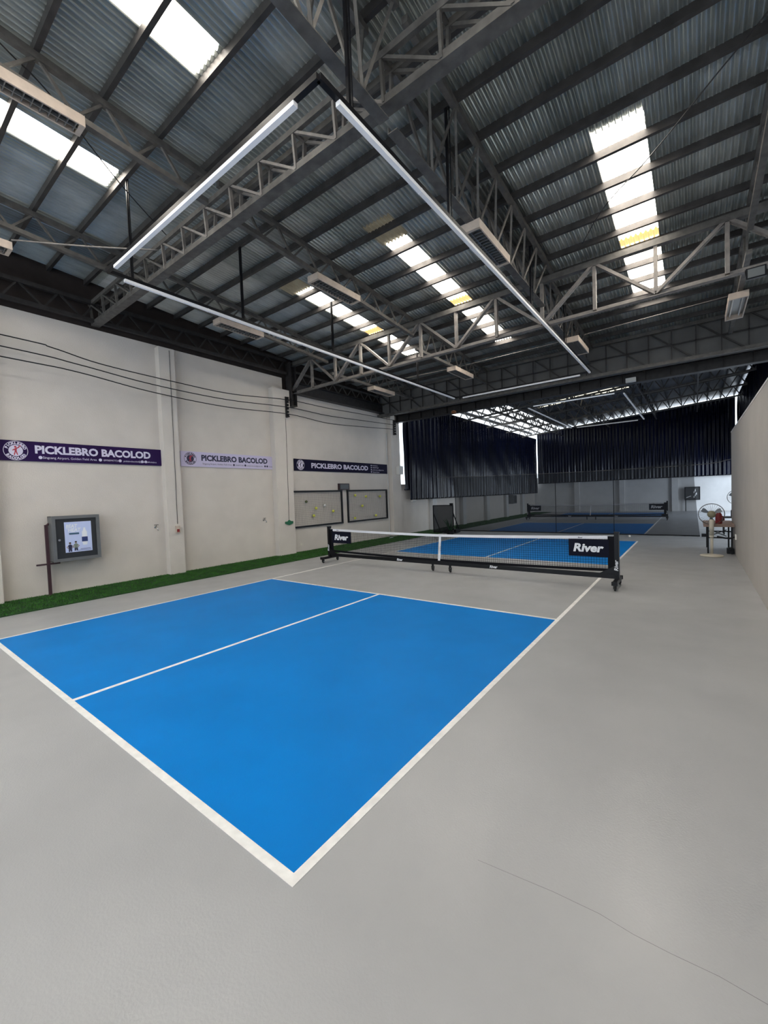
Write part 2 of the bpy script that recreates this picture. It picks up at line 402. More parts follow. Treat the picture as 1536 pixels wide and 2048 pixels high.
# far hall roof: sheets and purlins
def z2f(x, y): return z2(x)
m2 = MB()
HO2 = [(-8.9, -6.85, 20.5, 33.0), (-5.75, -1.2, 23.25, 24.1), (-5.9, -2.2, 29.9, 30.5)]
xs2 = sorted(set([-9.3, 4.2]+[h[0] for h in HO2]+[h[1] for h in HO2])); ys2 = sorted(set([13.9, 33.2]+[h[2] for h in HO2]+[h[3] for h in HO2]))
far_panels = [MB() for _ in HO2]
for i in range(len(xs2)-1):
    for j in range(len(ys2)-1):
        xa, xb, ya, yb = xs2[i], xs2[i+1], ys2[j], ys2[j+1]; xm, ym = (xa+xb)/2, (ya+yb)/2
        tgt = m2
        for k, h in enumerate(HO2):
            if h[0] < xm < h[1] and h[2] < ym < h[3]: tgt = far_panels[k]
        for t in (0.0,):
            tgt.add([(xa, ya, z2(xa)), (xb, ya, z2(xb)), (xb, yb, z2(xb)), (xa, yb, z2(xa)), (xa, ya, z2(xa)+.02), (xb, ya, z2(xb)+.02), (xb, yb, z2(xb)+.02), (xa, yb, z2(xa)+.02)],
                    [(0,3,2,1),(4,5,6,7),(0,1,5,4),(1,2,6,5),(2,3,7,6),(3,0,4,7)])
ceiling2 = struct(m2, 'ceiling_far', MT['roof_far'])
for k, mbx in enumerate(far_panels):
    struct(mbx, 'window_%d' % (7+k), MT['skylight_far'] if k == 0 else MT['skylight_warm'])
x = -9.1
while x < 4.1:
    m = MB(); m.bar((x, 13.95, z2(x)-.06), (x, 33.1, z2(x)-.06), .05, .10); build(m, 'purlin', MT['steel_dark'], ceiling2, kind='structure'); x += 0.66

# ------------------------------------------------------------------ steel trusses
def web_bar(mb, p, q, w): mb.bar(p, q, w, w)
def long_truss(x, ya, yb, zb, label, wide=0.0, mt='steel', dense=1):  # 'wide': two top chords over one bottom chord
    """secondary truss along Y below the purlins"""
    r = thing('roof_truss', (x, ya, zb(ya)), label, 'roof truss', 'roof trusses running down the hall')
    zt = lambda y: zr(y)-0.14
    sides = (-wide/2, wide/2) if wide else (0.0,)
    for s in sides:
        m = MB(); m.bar((x+s, ya, zt(ya)), (x+s, yb, zt(yb)), .07, .08); build(m, 'top_chord', MT[mt], r)
    m = MB()
    if wide: 
        m.box((x-.06, ya, zb(ya)-.012), (x+.06, yb, zb(ya)+.0)); m.box((x-.06, ya, zb(ya)), (x-.048, yb, zb(ya)+.06))
    else: m.bar((x, ya, zb(ya)), (x, yb, zb(yb)), .08, .07)
    build(m, 'bottom_chord', MT[mt], r)
    ys = [y for y in PY if ya-.05 <= y <= yb+.05]
    sub = []
    for a, b in zip(ys, ys[1:]): sub += [a, (a+b)/2] if dense == 2 else [a]
    sub += ys[-1:]
    for i, (a, b) in enumerate(zip(sub, sub[1:])):
        for s in sides:
            bs = 0.15*s
            mm = (a+b)/2
            m = MB(); m.bar((x+s, a, zt(a)), (x+bs, mm, zb(mm)), .03, .03); m.bar((x+bs, mm, zb(mm)), (x+s, b, zt(b)), .03, .03); build(m, 'web_bar', MT[mt], r)
    return r
lin = lambda a, za, b, zb_: (lambda y: za+(zb_-za)*(y-a)/(b-a))
T1, T2, T3, TR = -1.02, -4.2, -7.2, 2.18
NM = {T1: 'beside the right tube light', T2: 'over the court middle', T3: 'nearest the left wall', TR: 'above the right wall'}
for x in (T1, T2, T3, TR):
    for (a, b, tx) in ((-6.0, 2.38, 'before the first girder'), (2.52, 7.80, 'between the two girders'), (7.94, 12.40, 'beyond the second girder')):
        if x == T1: zb = (lambda y: 5.52) if b < 8 else (lambda y: 5.42)
        elif b < 8: zb = lambda y: zr(y)-0.52
        else: zb = lambda y: 5.47
        long_truss(x, a, b, zb, ('three-sided' if x == T1 else 'slim')+' roof truss '+NM[x]+', '+tx, wide=(.38 if b < 8 else .16) if x == T1 else 0, dense=1,
                   mt='steel' if b < 8 else 'steel')

# first cross girder (boxed) along X at y = 2.45
r = thing('cross_girder', (XL, 2.45, 5.7), 'boxed grey lattice girder crossing overhead close to the camera', 'girder', 'girders crossing the hall')
m = MB(); m.box((XL, 2.375, 5.68), (9.2, 2.525, 5.692)); m.box((XL, 2.375, 5.692), (9.2, 2.387, 5.76)); m.box((XL, 2.513, 5.692), (9.2, 2.525, 5.76)); build(m, 'bottom_chord', MT['steel'], r)
for s in (-.09, .09):
    m = MB(); m.bar((XL, 2.45+s, 6.12), (9.2, 2.45+s, 6.12), .05, .07); build(m, 'top_chord', MT['steel'], r)
x = XL+.06; k = 0
while x < 9.0:
    m = MB()
    for s in (-.06, .06):
        m.bar((x, 2.45+s, 5.7), (x, 2.45+s*1.5, 6.12), .045, .03)
        m.bar((x, 2.45+s*1.5, 6.12), (x+.66, 2.45+s, 5.7), .035, .03)
    m.bar((x, 2.36, 6.12), (x, 2.54, 6.12), .04, .03)
    build(m, 'web_frame', MT['steel_light'] if -6 < x < -1.5 else MT['steel'], r); x += .66; k += 1
# second cross girder, planar, along X at y = 7.87
r = thing('cross_girder', (XL, 7.87, 5.15), 'deep pale grey girder with upright and slanting bars crossing above the net', 'girder', 'girders crossing the hall')
NX = [-1.05+.985*k for k in range(-8, 11)]
m = MB(); m.angle((XL, 7.87, 5.18), (9.2, 7.87, 5.18), .10); m.bar((XL, 7.87, 5.135), (9.2, 7.87, 5.135), .12, .012); build(m, 'bottom_chord', MT['steel_light'], r)
m = MB(); m.bar((XL, 7.87, 6.06), (9.2, 7.87, 6.06), .12, .11); build(m, 'top_chord', MT['steel'], r)
for i, x in enumerate(NX):
    m = MB(); m.bar((x, 7.87, 5.18), (x, 7.87, 6.06), .075, .06); build(m, 'upright_bar', MT['steel_light'], r)
    if i+1 < len(NX):
        xb = NX[i+1]; up = (i % 2 == 0)   # node at x=-1.05 is index 8 -> bottom to top
        p, q = ((x, 7.87, 5.18), (xb, 7.87, 6.06)) if up else ((x, 7.87, 6.06), (xb, 7.87, 5.18))
        m = MB()
        for s in (-.03, .03): m.bar((p[0], p[1]+s, p[2]), (q[0], q[1]+s, q[2]), .05, .05)
        build(m, 'slanting_bar', MT['steel_light'], r)
# steel post of the second girder on the left wall
r = thing('steel_post', (-8.83, 7.72, 4.75), 'dark steel bracket post at the left end of the deep cross girder', 'post')
m = MB(); m.box((-8.98, 7.68, 4.72), (-8.72, 7.92, 4.74)); m.box((-8.98, 7.69, 4.74), (-8.72, 7.70, 6.1)); m.box((-8.98, 7.90, 4.74), (-8.72, 7.91, 6.1)); m.box((-8.86, 7.70, 4.74), (-8.845, 7.90, 6.1)); build(m, 'flanged_column', MT['steel_dark'], r)
# lattice along the left wall top
r = thing('wall_truss', (-8.85, -6, 5.72), 'dark zigzag lattice running along the top of the left wall', 'roof truss')
m = MB(); m.bar((-8.85, -6, 5.74), (-8.85, 7.6, 5.74), .09, .07); build(m, 'bottom_chord', MT['steel_dark'], r)
m = MB(); m.bar((-8.85, -6, 6.12), (-8.85, 7.6, 6.12), .09, .08); build(m, 'top_chord', MT['steel_dark'], r)
y = -5.9
while y < 7.2:
    m = MB(); m.bar((-8.85, y, 6.12), (-8.85, y+.38, 5.74), .035); m.bar((-8.85, y+.38, 5.74), (-8.85, y+.64, 6.12), .035); build(m, 'web_bar', MT['steel_dark'], r); y += .64
r = thing('eave_beam', (-8.88, 7.95, 5.2), 'deep dark beam with a lattice on top above the far part of the left wall', 'beam')
m = MB(); m.box((-8.98, 7.95, 5.16), (-8.76, 13.3, 5.18)); m.box((-8.88, 7.95, 5.18), (-8.865, 13.3, 5.50)); m.box((-8.98, 7.95, 5.50), (-8.76, 13.3, 5.52)); build(m, 'web_plate', MT['steel_dark'], r)
m = MB(); m.bar((-8.87, 7.95, 5.86), (-8.87, 12.4, 5.80), .07, .06); build(m, 'top_chord', MT['steel'], r)
y = 8.0
while y < 12.2:
    m = MB(); m.bar((-8.87, y, 5.52), (-8.87, y+.25, 5.82), .03); m.bar((-8.87, y+.25, 5.82), (-8.87, y+.5, 5.52), .03); build(m, 'web_bar', MT['steel'], r); y += .5

# end girder between the halls
m = MB(); m.box((-9.0, 12.66, 5.02), (9.4, 12.72, 5.96)); struct(m, 'wall_partition', MT['soffit'])
r = thing('end_girder', (XL, 12.5, 5.0), 'dark thin lattice girder in front of the grey sheet between the halls', 'girder', 'girders crossing the hall')
m = MB(); m.bar((XL, 12.5, 5.05), (9.2, 12.5, 5.05), .09, .09); build(m, 'bottom_chord', MT['steel'], r)
m = MB(); m.bar((XL, 12.5, 5.93), (9.2, 12.5, 5.93), .09, .09); build(m, 'top_chord', MT['steel'], r)
m = MB(); m.bar((XL, 12.5, 5.50), (9.2, 12.5, 5.50), .03, .03); build(m, 'middle_rail', MT['steel_dark'], r)
x = XL+.1; k = 0
while x < 9:
    m = MB(); m.bar((x, 12.5, 5.05), (x, 12.5, 5.93), .03); build(m, 'upright_bar', MT['steel_dark'], r)
    if k % 2 == 0:
        m = MB(); m.bar((x, 12.5, 5.93), (x+1.0, 12.5, 5.05), .035); build(m, 'slanting_bar', MT['steel_dark'], r)
    x += .52; k += 1
r = thing('end_beam', (XL, 13.5, 4.8), 'thick black beam under the grey sheet at the far end of the near hall', 'beam')
m = MB(); m.box((-8.95, 13.38, 4.86), (9.2, 13.62, 4.885)); m.box((-8.95, 13.49, 4.885), (9.2, 13.51, 5.16)); m.box((-8.95, 13.38, 5.16), (9.2, 13.62, 5.185)); build(m, 'flanged_beam', MT['steel_dark'], r)
m = MB()
for k in range(30): m.box((-8.7+.6*k, 13.40, 4.885), (-8.69+.6*k, 13.6, 5.16))
build(m, 'stiffener_plates', MT['steel_dark'], r)

# far hall trusses along X
for i, y in enumerate((16.6, 19.8, 23.0, 26.2, 29.4)):
    r = thing('far_roof_truss', (-9, y, 6), 'dark roof truss of the far hall, %s from the black end beam' % ('first second third fourth fifth'.split()[i]), 'roof truss', 'roof trusses of the far hall')
    f = lambda x: z2(x)-.14
    m = MB(); m.bar((-9, y, f(-9)), (4, y, f(4)), .08); build(m, 'top_chord', MT['steel'], r)
    m = MB(); m.bar((-9, y, f(-9)-.55), (4, y, f(4)-.55), .08); build(m, 'bottom_chord', MT['steel'], r)
    x = -9.0
    while x < 3.6:
        m = MB(); m.bar((x, y, f(x)-.55), (x+.33, y, f(x+.33)), .045); m.bar((x+.33, y, f(x+.33)), (x+.66, y, f(x+.66)-.55), .045); build(m, 'web_bar', MT['steel'], r); x += .66
for i, x in enumerate((-6.6, -3.4, -.6, 1.6)):
    r = thing('far_tie_truss', (x, 14, z2(x)-.6), 'dark lengthwise brace truss of the far hall, %s from the left curtain' % ('first second third fourth'.split()[i]), 'roof truss', 'brace trusses of the far hall')
    zt = z2(x)-.2
    m = MB(); m.bar((x, 14.0, zt-.5), (x, 32.7, zt-.5), .06); build(m, 'bottom_chord', MT['steel_dark'], r)
    y = 14.0
    while y < 31.6:
        m = MB(); m.bar((x, y, zt-.5), (x, y+.5, zt), .04); m.bar((x, y+.5, zt), (x, y+1.0, zt-.5), .04); build(m, 'web_bar', MT['steel_dark'], r); y += 1.0

# ------------------------------------------------------------------ hanging light frames
def light_frame(x0, x1, y0, y1, z, ztop, label, hang_left, hang_right):
    r = thing('linear_light_frame', ((x0+x1)/2, (y0+y1)/2, z), label, 'hanging light')
    for (a, b, nm) in (((x0, y0+.22), (x0, y1-.1), 'x'), ((x1, y0+.22), (x1, y1-.1), 'x'), ((x0+.28, y0), (x1-.28, y0), 'y'), ((x0+.28, y1), (x1-.28, y1), 'y')):
        m = MB(); m.bar((a[0], a[1], z+.02), (b[0], b[1], z+.02), .048, .04)
        if nm == 'x':
            n = 8
            for k in range(1, n): 
                yy = a[1]+(b[1]-a[1])*k/n; m.bar((a[0], yy-.01, z+.02), (a[0], yy+.01, z+.02), .052, .044)
        build(m, 'light_bar', MT['lamp_white'], r)
    for (p, q) in (((x0, y0), (x0, y1)), ((x1, y0), (x1, y1)), ((x0, y0), (x1, y0)), ((x0, y1), (x1, y1))):
        m = MB(); m.bar((p[0], p[1], z+.065), (q[0], q[1], z+.065), .05, .05); build(m, 'support_channel', MT['black'], r)
    for x, ys in ((x0, hang_left), (x1, hang_right)):
        for y in ys:
            m = MB(); m.bar((x-.02, y, z+.06), (x-.02, y, ztop(x, y)), .03, .03, up=(0,1,0)); m.bar((x+.02, y, z+.06), (x+.02, y, ztop(x, y)), .012, .012, up=(0,1,0)); build(m, 'hanger_rod', MT['black'], r)
light_frame(-5.25, -.93, 1.36, 12.15, 5.05, lambda x, y: zr(y)-.10, 'rectangular hanging frame of white tube lights over the near court', (1.7, 3.6, 6.0, 9.7), (1.75, 3.6, 6.8, 9.25))
light_frame(-4.2, -.65, 16.6, 24.6, 5.25, lambda x, y: z2(x)-.1, 'rectangular hanging frame of white tube lights over the far court', (17.5, 20, 23.5), (17.5, 20, 23.5))

def fixture(x, y0, y1, z, wdt, label, louver=True):
    r = thing('fluorescent_fixture', (x, (y0+y1)/2, z+.12), label, 'ceiling light', 'old fluorescent fixtures under the trusses')
    a, b = x-wdt/2, x+wdt/2
    m = MB(); m.box((a, y0, z+.10), (b, y1, z+.12)); m.box((a, y0, z), (a+.018, y1, z+.10)); m.box((b-.018, y0, z), (b, y1, z+.10)); m.box((a+.018, y0, z), (b-.018, y0+.05, z+.10)); m.box((a+.018, y1-.05, z), (b-.018, y1, z+.10))
    build(m, 'housing', MT['fixture'], r)
    m = MB(); m.box((a+.02, y0+.05, z+.088), (b-.02, y1-.05, z+.098)); build(m, 'reflector', MT['reflector'], r)
    for s in (-.25, .25):
        m = MB(); m.tube([(x+s*wdt, y0+.06, z+.06), (x+s*wdt, y1-.06, z+.06)], .014, 8); build(m, 'tube_lamp', MT['white_plastic'], r)
    if louver:
        m = MB()
        n = 16
        for k in range(1, n):
            yy = y0+(y1-y0)*k/n; m.box((a+.02, yy-.004, z+.004), (b-.02, yy+.004, z+.05))
        for t in (-.0, ): m.box((x-.006, y0+.05, z+.002), (x+.006, y1-.05, z+.052))
        build(m, 'louver', MT['louver'], r)
    return r
fixture(-1.04, 4.36, 5.54, 5.39, .32, 'louvred fluorescent fixture under the three-sided truss beside the right tube light')
fixture(-4.20, 4.40, 5.62, 5.80, .27, 'louvred fluorescent fixture under the middle truss, left of the near skylights')
fixture(-7.20, 4.25, 5.45, 5.80, .27, 'louvred fluorescent fixture nearest the left wall, behind the left tube light')
fixture(-.86, 9.55, 10.75, 5.24, .30, 'fluorescent fixture beyond the deep girder at the far right corner of the light frame')
fixture(-4.15, 9.75, 10.95, 5.30, .28, 'pale fluorescent fixture beyond the deep girder, above the middle of the court')
fixture(-7.15, 9.75, 10.95, 5.30, .28, 'pale fluorescent fixture beyond the deep girder, nearest the left wall')
fixture(2.15, 9.45, 10.75, 5.28, .30, 'open pale fluorescent fixture with bare tubes above the right wall', False)
fixture(-4.20, -.42, .80, 6.10, .20, 'fluorescent fixture seen edge on beside the upper left skylight')
fixture(-7.20, -.5, .72, 5.82, .27, 'fluorescent fixture cut by the left edge of the picture')
r = thing('floodlight', (2.24, 7.8, 5.10), 'black floodlight on the deep girder above the right wall', 'floodlight')
m = MB(); m.cbox((2.24, 7.70, 5.02), (.24, .05, .17)); build(m, 'housing', MT['black'], r)
m = MB(); m.cbox((2.24, 7.672, 5.02), (.20, .006, .13)); build(m, 'glass', MT['glass_dark'], r)
m = MB(); m.bar((2.12, 7.72, 5.02), (2.12, 7.80, 5.13), .012, .02); m.bar((2.36, 7.72, 5.02), (2.36, 7.80, 5.13), .012, .02); m.bar((2.12, 7.80, 5.13), (2.36, 7.80, 5.13), .02, .012); build(m, 'bracket', MT['black'], r)

# ------------------------------------------------------------------ wires
def wire(name, pts, rad, mt, label, cat='cable', group=None):
    # smooth sag through the points
    out = []
    for i in range(len(pts)-1):
        p0 = Vector(pts[max(i-1, 0)]); p1 = Vector(pts[i]); p2 = Vector(pts[i+1]); p3 = Vector(pts[min(i+2, len(pts)-1)])
        for k in range(6):
            t = k/6; out.append(0.5*((2*p1)+(p2-p0)*t+(2*p0-5*p1+4*p2-p3)*t*t+(3*p1-p0-3*p2+p3)*t**3))
    out.append(Vector(pts[-1]))
    m = MB(); m.tube(out, rad, 6); o = build(m, name, mt, org=pts[0], smooth=True); tag(o, label, cat, group); return o
xw = -8.66
wire('wall_cable', [(xw, -4.5, 5.0), (xw, .82, 4.96), (xw, 1.56, 4.92), (xw, 2.41, 4.79), (xw, 4.0, 4.72), (xw, 5.52, 4.70), (xw, 7.5, 4.86), (xw, 9.2, 4.86), (xw, 11, 4.9), (xw, 13.3, 4.93)], .011, MT['black'], 'uppermost of the three black cables sagging along the left wall', group='cables along the left wall')
wire('wall_cable', [(xw, -4.5, 4.82), (xw, .81, 4.75), (xw, 1.96, 4.69), (xw, 3.42, 4.56), (xw, 5.35, 4.52), (xw, 7.5, 4.63), (xw, 9.2, 4.60), (xw, 11, 4.66), (xw, 13.3, 4.74)], .011, MT['black'], 'middle one of the three black cables sagging along the left wall', group='cables along the left wall')
wire('wall_cable', [(xw, -4.5, 4.64), (xw, .80, 4.56), (xw, 1.95, 4.53), (xw, 3.41, 4.38), (xw, 5.34, 4.32), (xw, 7.5, 4.42), (xw, 9.2, 4.34), (xw, 11, 4.42), (xw, 13.3, 4.56)], .011, MT['black'], 'lowest of the three black cables sagging along the left wall', group='cables along the left wall')
def rack(y, z0, z1, label):
    r = thing('insulator_rack', (-8.76, y, z0), label, 'insulator', 'cable insulator racks')
    m = MB(); m.box((-8.8, y-.03, z0), (-8.77, y+.03, z1)); m.box((-8.77, y-.02, z0), (-8.66, y+.02, z0+.02)); build(m, 'rack_plate', MT['steel_dark'], r)
    n = 6
    for k in range(n):
        z = z0+.06+(z1-z0-.12)*k/(n-1)
        m = MB(); m.lathe((-8.71, y, z), [(.02, -.035), (.05, -.03), (.03, 0), (.05, .03), (.02, .035)], 12); build(m, 'spool', MT['black'], r, smooth=True)
rack(7.5, 4.33, 4.98, 'black insulator rack under the steel post on the second wall pilaster')
rack(13.3, 4.33, 4.95, 'black insulator rack at the far end of the tall left wall')
wire('pilaster_conduit', [(-8.79, 3.93, 5.5), (-8.79, 3.92, 3.5), (-8.79, 3.90, 1.25)], .007, MT['steel'], 'thin grey wire running down the first wall pilaster to the red socket')
wire('pilaster_conduit', [(-8.79, 7.46, 4.3), (-8.79, 7.44, 2.6), (-8.79, 7.41, 1.12)], .006, MT['steel'], 'thin grey wire running down the second wall pilaster to the green socket')
wire('pilaster_pipe', [(-8.99, 13.02, 4.4), (-8.99, 13.02, 2.0), (-8.99, 13.02, .02)], .025, MT['wall_far'], 'pale vertical pipe on the far end of the tall left wall', 'pipe')
wire('roof_wire', [(2.6, 3.9, 6.42), (2.05, 4.52, 6.28), (1.66, 4.96, 6.25), (1.0, 5.72, 6.2), (.36, 6.35, 6.16), (-.12, 7.1, 6.11)], .008, MT['steel_dark'], 'thin dark wire slanting under the roof across the right skylight', 'wire')
wire('roof_wire', [(-3.7, -.6, 6.5), (-4.17, .11, 6.5), (-4.4, .57, 6.47), (-5.15, 1.56, 6.4), (-5.7, 2.5, 6.3)], .008, MT['steel_dark'], 'thin dark wire slanting under the roof beside the upper left skylights', 'wire')
wire('conduit_string', [(-7.0, .7, 5.94), (-6.3, 1.5, 5.93), (-5.65, 2.3, 5.98)], .012, MT['steel_light'], 'pale conduit from the cut-off fixture to the near cross girder', 'conduit')
wire('roof_wire', [(-6.9, 10.3, 5.62), (-4.5, 10.4, 5.58), (-3.9, 10.4, 5.58), (-1.2, 10.2, 5.52)], .010, MT['steel_light'], 'pale wire linking the far fixtures beyond the deep girder', 'wire')
wire('roof_wire', [(-.7, 10.1, 5.52), (.7, 10.0, 5.52), (2.05, 9.9, 5.52)], .008, MT['steel_light'], 'pale wire from the far corner fixture to the fixture above the right wall', 'wire')

# ------------------------------------------------------------------ turf strip
m = MB(); m.box((-8.98, -6.9, 0.0), (-7.58, 13.72, .012)); m.box((-8.98, 14.6, 0.0), (-7.6, 32.9, .012))
turf = build(m, 'turf_strip', MT['turf']); tag(turf, 'strip of green artificial turf laid along the foot of the left wall', 'turf')
m = MB()
def blades(n, y0, y1, hh):
    for _ in range(n):
        x = random.uniform(-8.96, -7.585); y = random.uniform(y0, y1); a = random.uniform(0, PI); h = random.uniform(.5, 1.0)*hh; wd = random.uniform(.004, .008)
        lx, ly = random.uniform(-.015, .015), random.uniform(-.015, .015)
        m.add([(x-wd*math.cos(a), y-wd*math.sin(a), .01), (x+wd*math.cos(a), y+wd*math.sin(a), .01), (x+lx, y+ly, .01+h)], [(0, 1, 2)])
blades(42000, -.5, 13.7, .032); blades(8000, 14.6, 32, .04)
build(m, 'turf_blades', MT['blade'], turf, kind='stuff')

# ------------------------------------------------------------------ nets on wheels
def pickle_net(y, x0, x1, label, detail=True):
    r = thing('pickleball_net', ((x0+x1)/2, y, 0), label, 'net', 'portable nets')
    xc = (x0+x1)/2
    botz = lambda x: .262+.045*abs((x-xc)/((x1-x0)/2))**2
    topz = lambda x: .845+.065*abs((x-xc)/((x1-x0)/2))**1.5
    for s, x in ((-1, x0), (1, x1)):
        m = MB(); m.box((x-.035, y-.045, .13), (x+.035, y+.045, .97)); m.box((x-.04, y-.05, .955), (x+.04, y+.05, .975))
        po = build(m, 'post', MT['black'], r)
        m = MB(); sh = text_shape('River', .085, .002, .2)
        put_text(m, sh, (x+.02, y-.047, .30), (0, 0, 1), (-1, 0, 0)); build(m, 'post_lettering', MT['white_print'], po)
        m = MB(); m.box((x-.035, y-.33, .10), (x+.035, y+.33, .16)); m.box((x-.045, y-.34, .10), (x+.045, y-.30, .165)); m.box((x-.045, y+.30, .10), (x+.045, y+.34, .165)); build(m, 'foot_bar', MT['black'], r)
        # gusset between the beam and the post
        m = MB(); m.prism([(0, 0), (.28, 0), (0, .16)], (x-s*.03, y-.02, .22), (-s, 0, 0), (0, 0, 1), .04*(1 if s < 0 else 1)); build(m, 'gusset', MT['black'], r)
        for yy in (y-.28, y+.28):
            caster(r, x, yy)
    for xx in (xc-.22, xc+.22): caster(r, xx, y, .175)
    m = MB(); m.bar((x0, y, .20), (x1, y, .20), .06, .08)
    be = build(m, 'base_beam', MT['black'], r)
    m = MB()
    for xx in (xc-1.2, xc+1.15): put_text(m, text_shape('River', .075, .003, .2), (xx, y-.0315, .183), (1, 0, 0), (0, 0, 1))
    build(m, 'beam_lettering', MT['white_print'], be)
    # net cords
    m = MB(); step = .0445; n = int((x1-x0-.10)/step)
    xa, xb = x0+.05, x1-.05
    rad = .0022
    for k in range(n+1):
        x = xa+(xb-xa)*k/n; m.bar((x, y, botz(x)), (x, y, topz(x)-.03), rad*2, rad*2, up=(0,1,0))
    nz = 13
    for j in range(nz):
        t = j/nz; P = []
        for k in range(25):
            x = xa+(xb-xa)*k/24; P.append((x, y, botz(x)+(topz(x)-.03-botz(x))*t))
        for a, b in zip(P, P[1:]): m.bar(a, b, rad*2, rad*2)
    build(m, 'netting', MT['net'], r)
    m = MB(); K = 40
    for k in range(K):
        a = xa+(xb-xa)*k/K; b = xa+(xb-xa)*(k+1)/K
        m.add([(a, y-.006, topz(a)-.055), (b, y-.006, topz(b)-.055), (b, y-.006, topz(b)), (a, y-.006, topz(a)), (a, y+.006, topz(a)-.055), (b, y+.006, topz(b)-.055), (b, y+.006, topz(b)), (a, y+.006, topz(a))],
              [(0,1,2,3),(7,6,5,4),(3,2,6,7),(0,4,5,1)])
    tp = build(m, 'top_tape', MT['white_cloth'], r)
    m = MB()
    for xx in (x0+.28, x1-.62): put_text(m, text_shape('River', .035, .001, .2), (xx, y-.0075, topz(xx)-.042), (1, 0, 0), (0, 0, 1))
    build(m, 'tape_lettering', MT['dark_print'], tp)
    m = MB(); K = 24
    for k in range(K):
        a = xa+(xb-xa)*k/K; b = xa+(xb-xa)*(k+1)/K; m.bar((a, y, botz(a)), (b, y, botz(b)), .012, .05)
    build(m, 'bottom_band', MT['black_matte'], r)
    for s, x in ((1, x0), (-1, x1)):
        m = MB(); m.box((min(x+s*.03, x+s*.14), y-.007, .28), (max(x+s*.03, x+s*.14), y+.007, .90)); build(m, 'side_band', MT['black_matte'], r)
        a, b = sorted((x+s*.12, x+s*.78))
        m = MB(); m.box((a, y-.012, .525), (b, y-.008, .835)); m.box((a, y+.008, .525), (b, y+.012, .835)); m.box((a, y-.012, .831), (b, y+.012, .835))
        pn = build(m, 'side_panel', MT['navy_fabric'], r, label='navy panel with white lettering')
        m = MB(); put_text(m, text_shape('River', .20, .008, .18, width=.50), (a+.08, y-.0135, .615), (1, 0, 0), (0, 0, 1)); build(m, 'panel_lettering', MT['white_print'], pn)
    # centre strap, slightly twisted
    m = MB(); K = 10; V = []
    for k in range(K+1):
        t = k/K; z = topz(xc)-.0+(.25-topz(xc))*t; ang = .9*math.exp(-((t-.55)/.18)**2); cx = xc-.05*t
        for s in (-.5, .5): V.append((cx+s*.055*math.cos(ang), y-.012+s*.055*math.sin(ang), z))
    m.add(V, [(2*k, 2*k+1, 2*k+3, 2*k+2) for k in range(K)])
    m.add([(a, b+.004, c) for a, b, c in V], [(2*k+2, 2*k+3, 2*k+1, 2*k) for k in range(K)])
    build(m, 'centre_strap', MT['white_cloth'], r)
    return r
def caster(r, x, y, ztop=.11):
    m = MB(); m.box((x-.02, y-.02, .10), (x+.02, y+.02, ztop)); m.box((x-.03, y-.03, .10), (x+.03, y+.03, .11)); m.box((x-.024, y-.025, .035), (x-.019, y+.03, .10)); m.box((x+.019, y-.025, .035), (x+.024, y+.03, .10))
    c = build(m, 'caster', MT['black'], r)
    m = MB(); m.lathe((x-.014, y+.012, .042), [(.012, 0), (.038, .002), (.042, .006), (.042, .022), (.038, .026), (.012, .028)], 16, 'x'); build(m, 'wheel', MT['rubber'], c, smooth=True)
    m = MB(); m.lathe((x-.026, y+.012, .042), [(.001, 0), (.010, .001), (.010, .051), (.001, .052)], 10, 'x'); build(m, 'hub', MT['chrome'], c)
pickle_net(6.93, -6.56, .37, 'portable net on casters across the near court, white top tape and navy end panels')
pickle_net(24.15, -6.68, .33, 'portable net across the far court, seen through the dark divider netting')

# ------------------------------------------------------------------ banners on the left wall
RY, UZ = (0, 1, 0), (0, 0, 1)
def disc(mb, c, r, x, n=32, r0=None):
    if r0 is None:
        mb.poly([(x, c[0]+r*math.cos(2*PI*k/n), c[1]+r*math.sin(2*PI*k/n)) for k in range(n)])
    else:
        V = [(x, c[0]+rr*math.cos(2*PI*k/n), c[1]+rr*math.sin(2*PI*k/n)) for rr in (r, r0) for k in range(n)]
        mb.add(V, [(k, (k+1) % n, n+(k+1) % n, n+k) for k in range(n)])
def figure_shape(sc):
    """a small player swinging a paddle"""
    body = [(-.1, -.5), (-.02, -.15), (.1, -.48), (.18, -.46), (.08, -.05), (.1, .2), (.3, .32), (.36, .5), (.28, .52), (.2, .38), (.02, .3), (-.12, .2), (-.3, .05), (-.26, -.02), (-.1, .06), (-.1, -.1), (-.2, -.46)]
    return [(x*sc, y*sc) for x, y in body]
def logo(r, yc, zc, R, x, ring, letters, core, fig):
    m = MB(); disc(m, (yc, zc), R, x, r0=R*.95); disc(m, (yc, zc), R*.58, x)
    o = build(m, 'round_emblem', ring, r)
    for txt, top in (('PICKLEBRO', True), ('BACOLOD', False)):
        n = len(txt); m = MB()
        for i, ch in enumerate(txt):
            sh = text_shape(ch, R*.34, .004, align='CENTER')
            if top:
                t = math.radians(158-(136)*i/(n-1)); rr = R*.66; ang = t-PI/2
            else:
                t = math.radians(215+(110)*i/(n-1)); rr = R*.90; ang = t+PI/2
            put_text(m, sh, (x+.0006, yc+rr*math.cos(t), zc+rr*math.sin(t)), RY, UZ, ang)
        build(m, 'emblem_lettering', letters, o)
    m = MB(); p = figure_shape(R*.95)
    m.poly([(x+.0012, yc+a, zc+b) for a, b in p]); disc(m, (yc-.02*R, zc+.38*R), R*.10, x+.0012, 12); disc(m, (yc+.36*R, zc+.50*R), R*.07, x+.0013, 10)
    build(m, 'emblem_figure', fig, o)
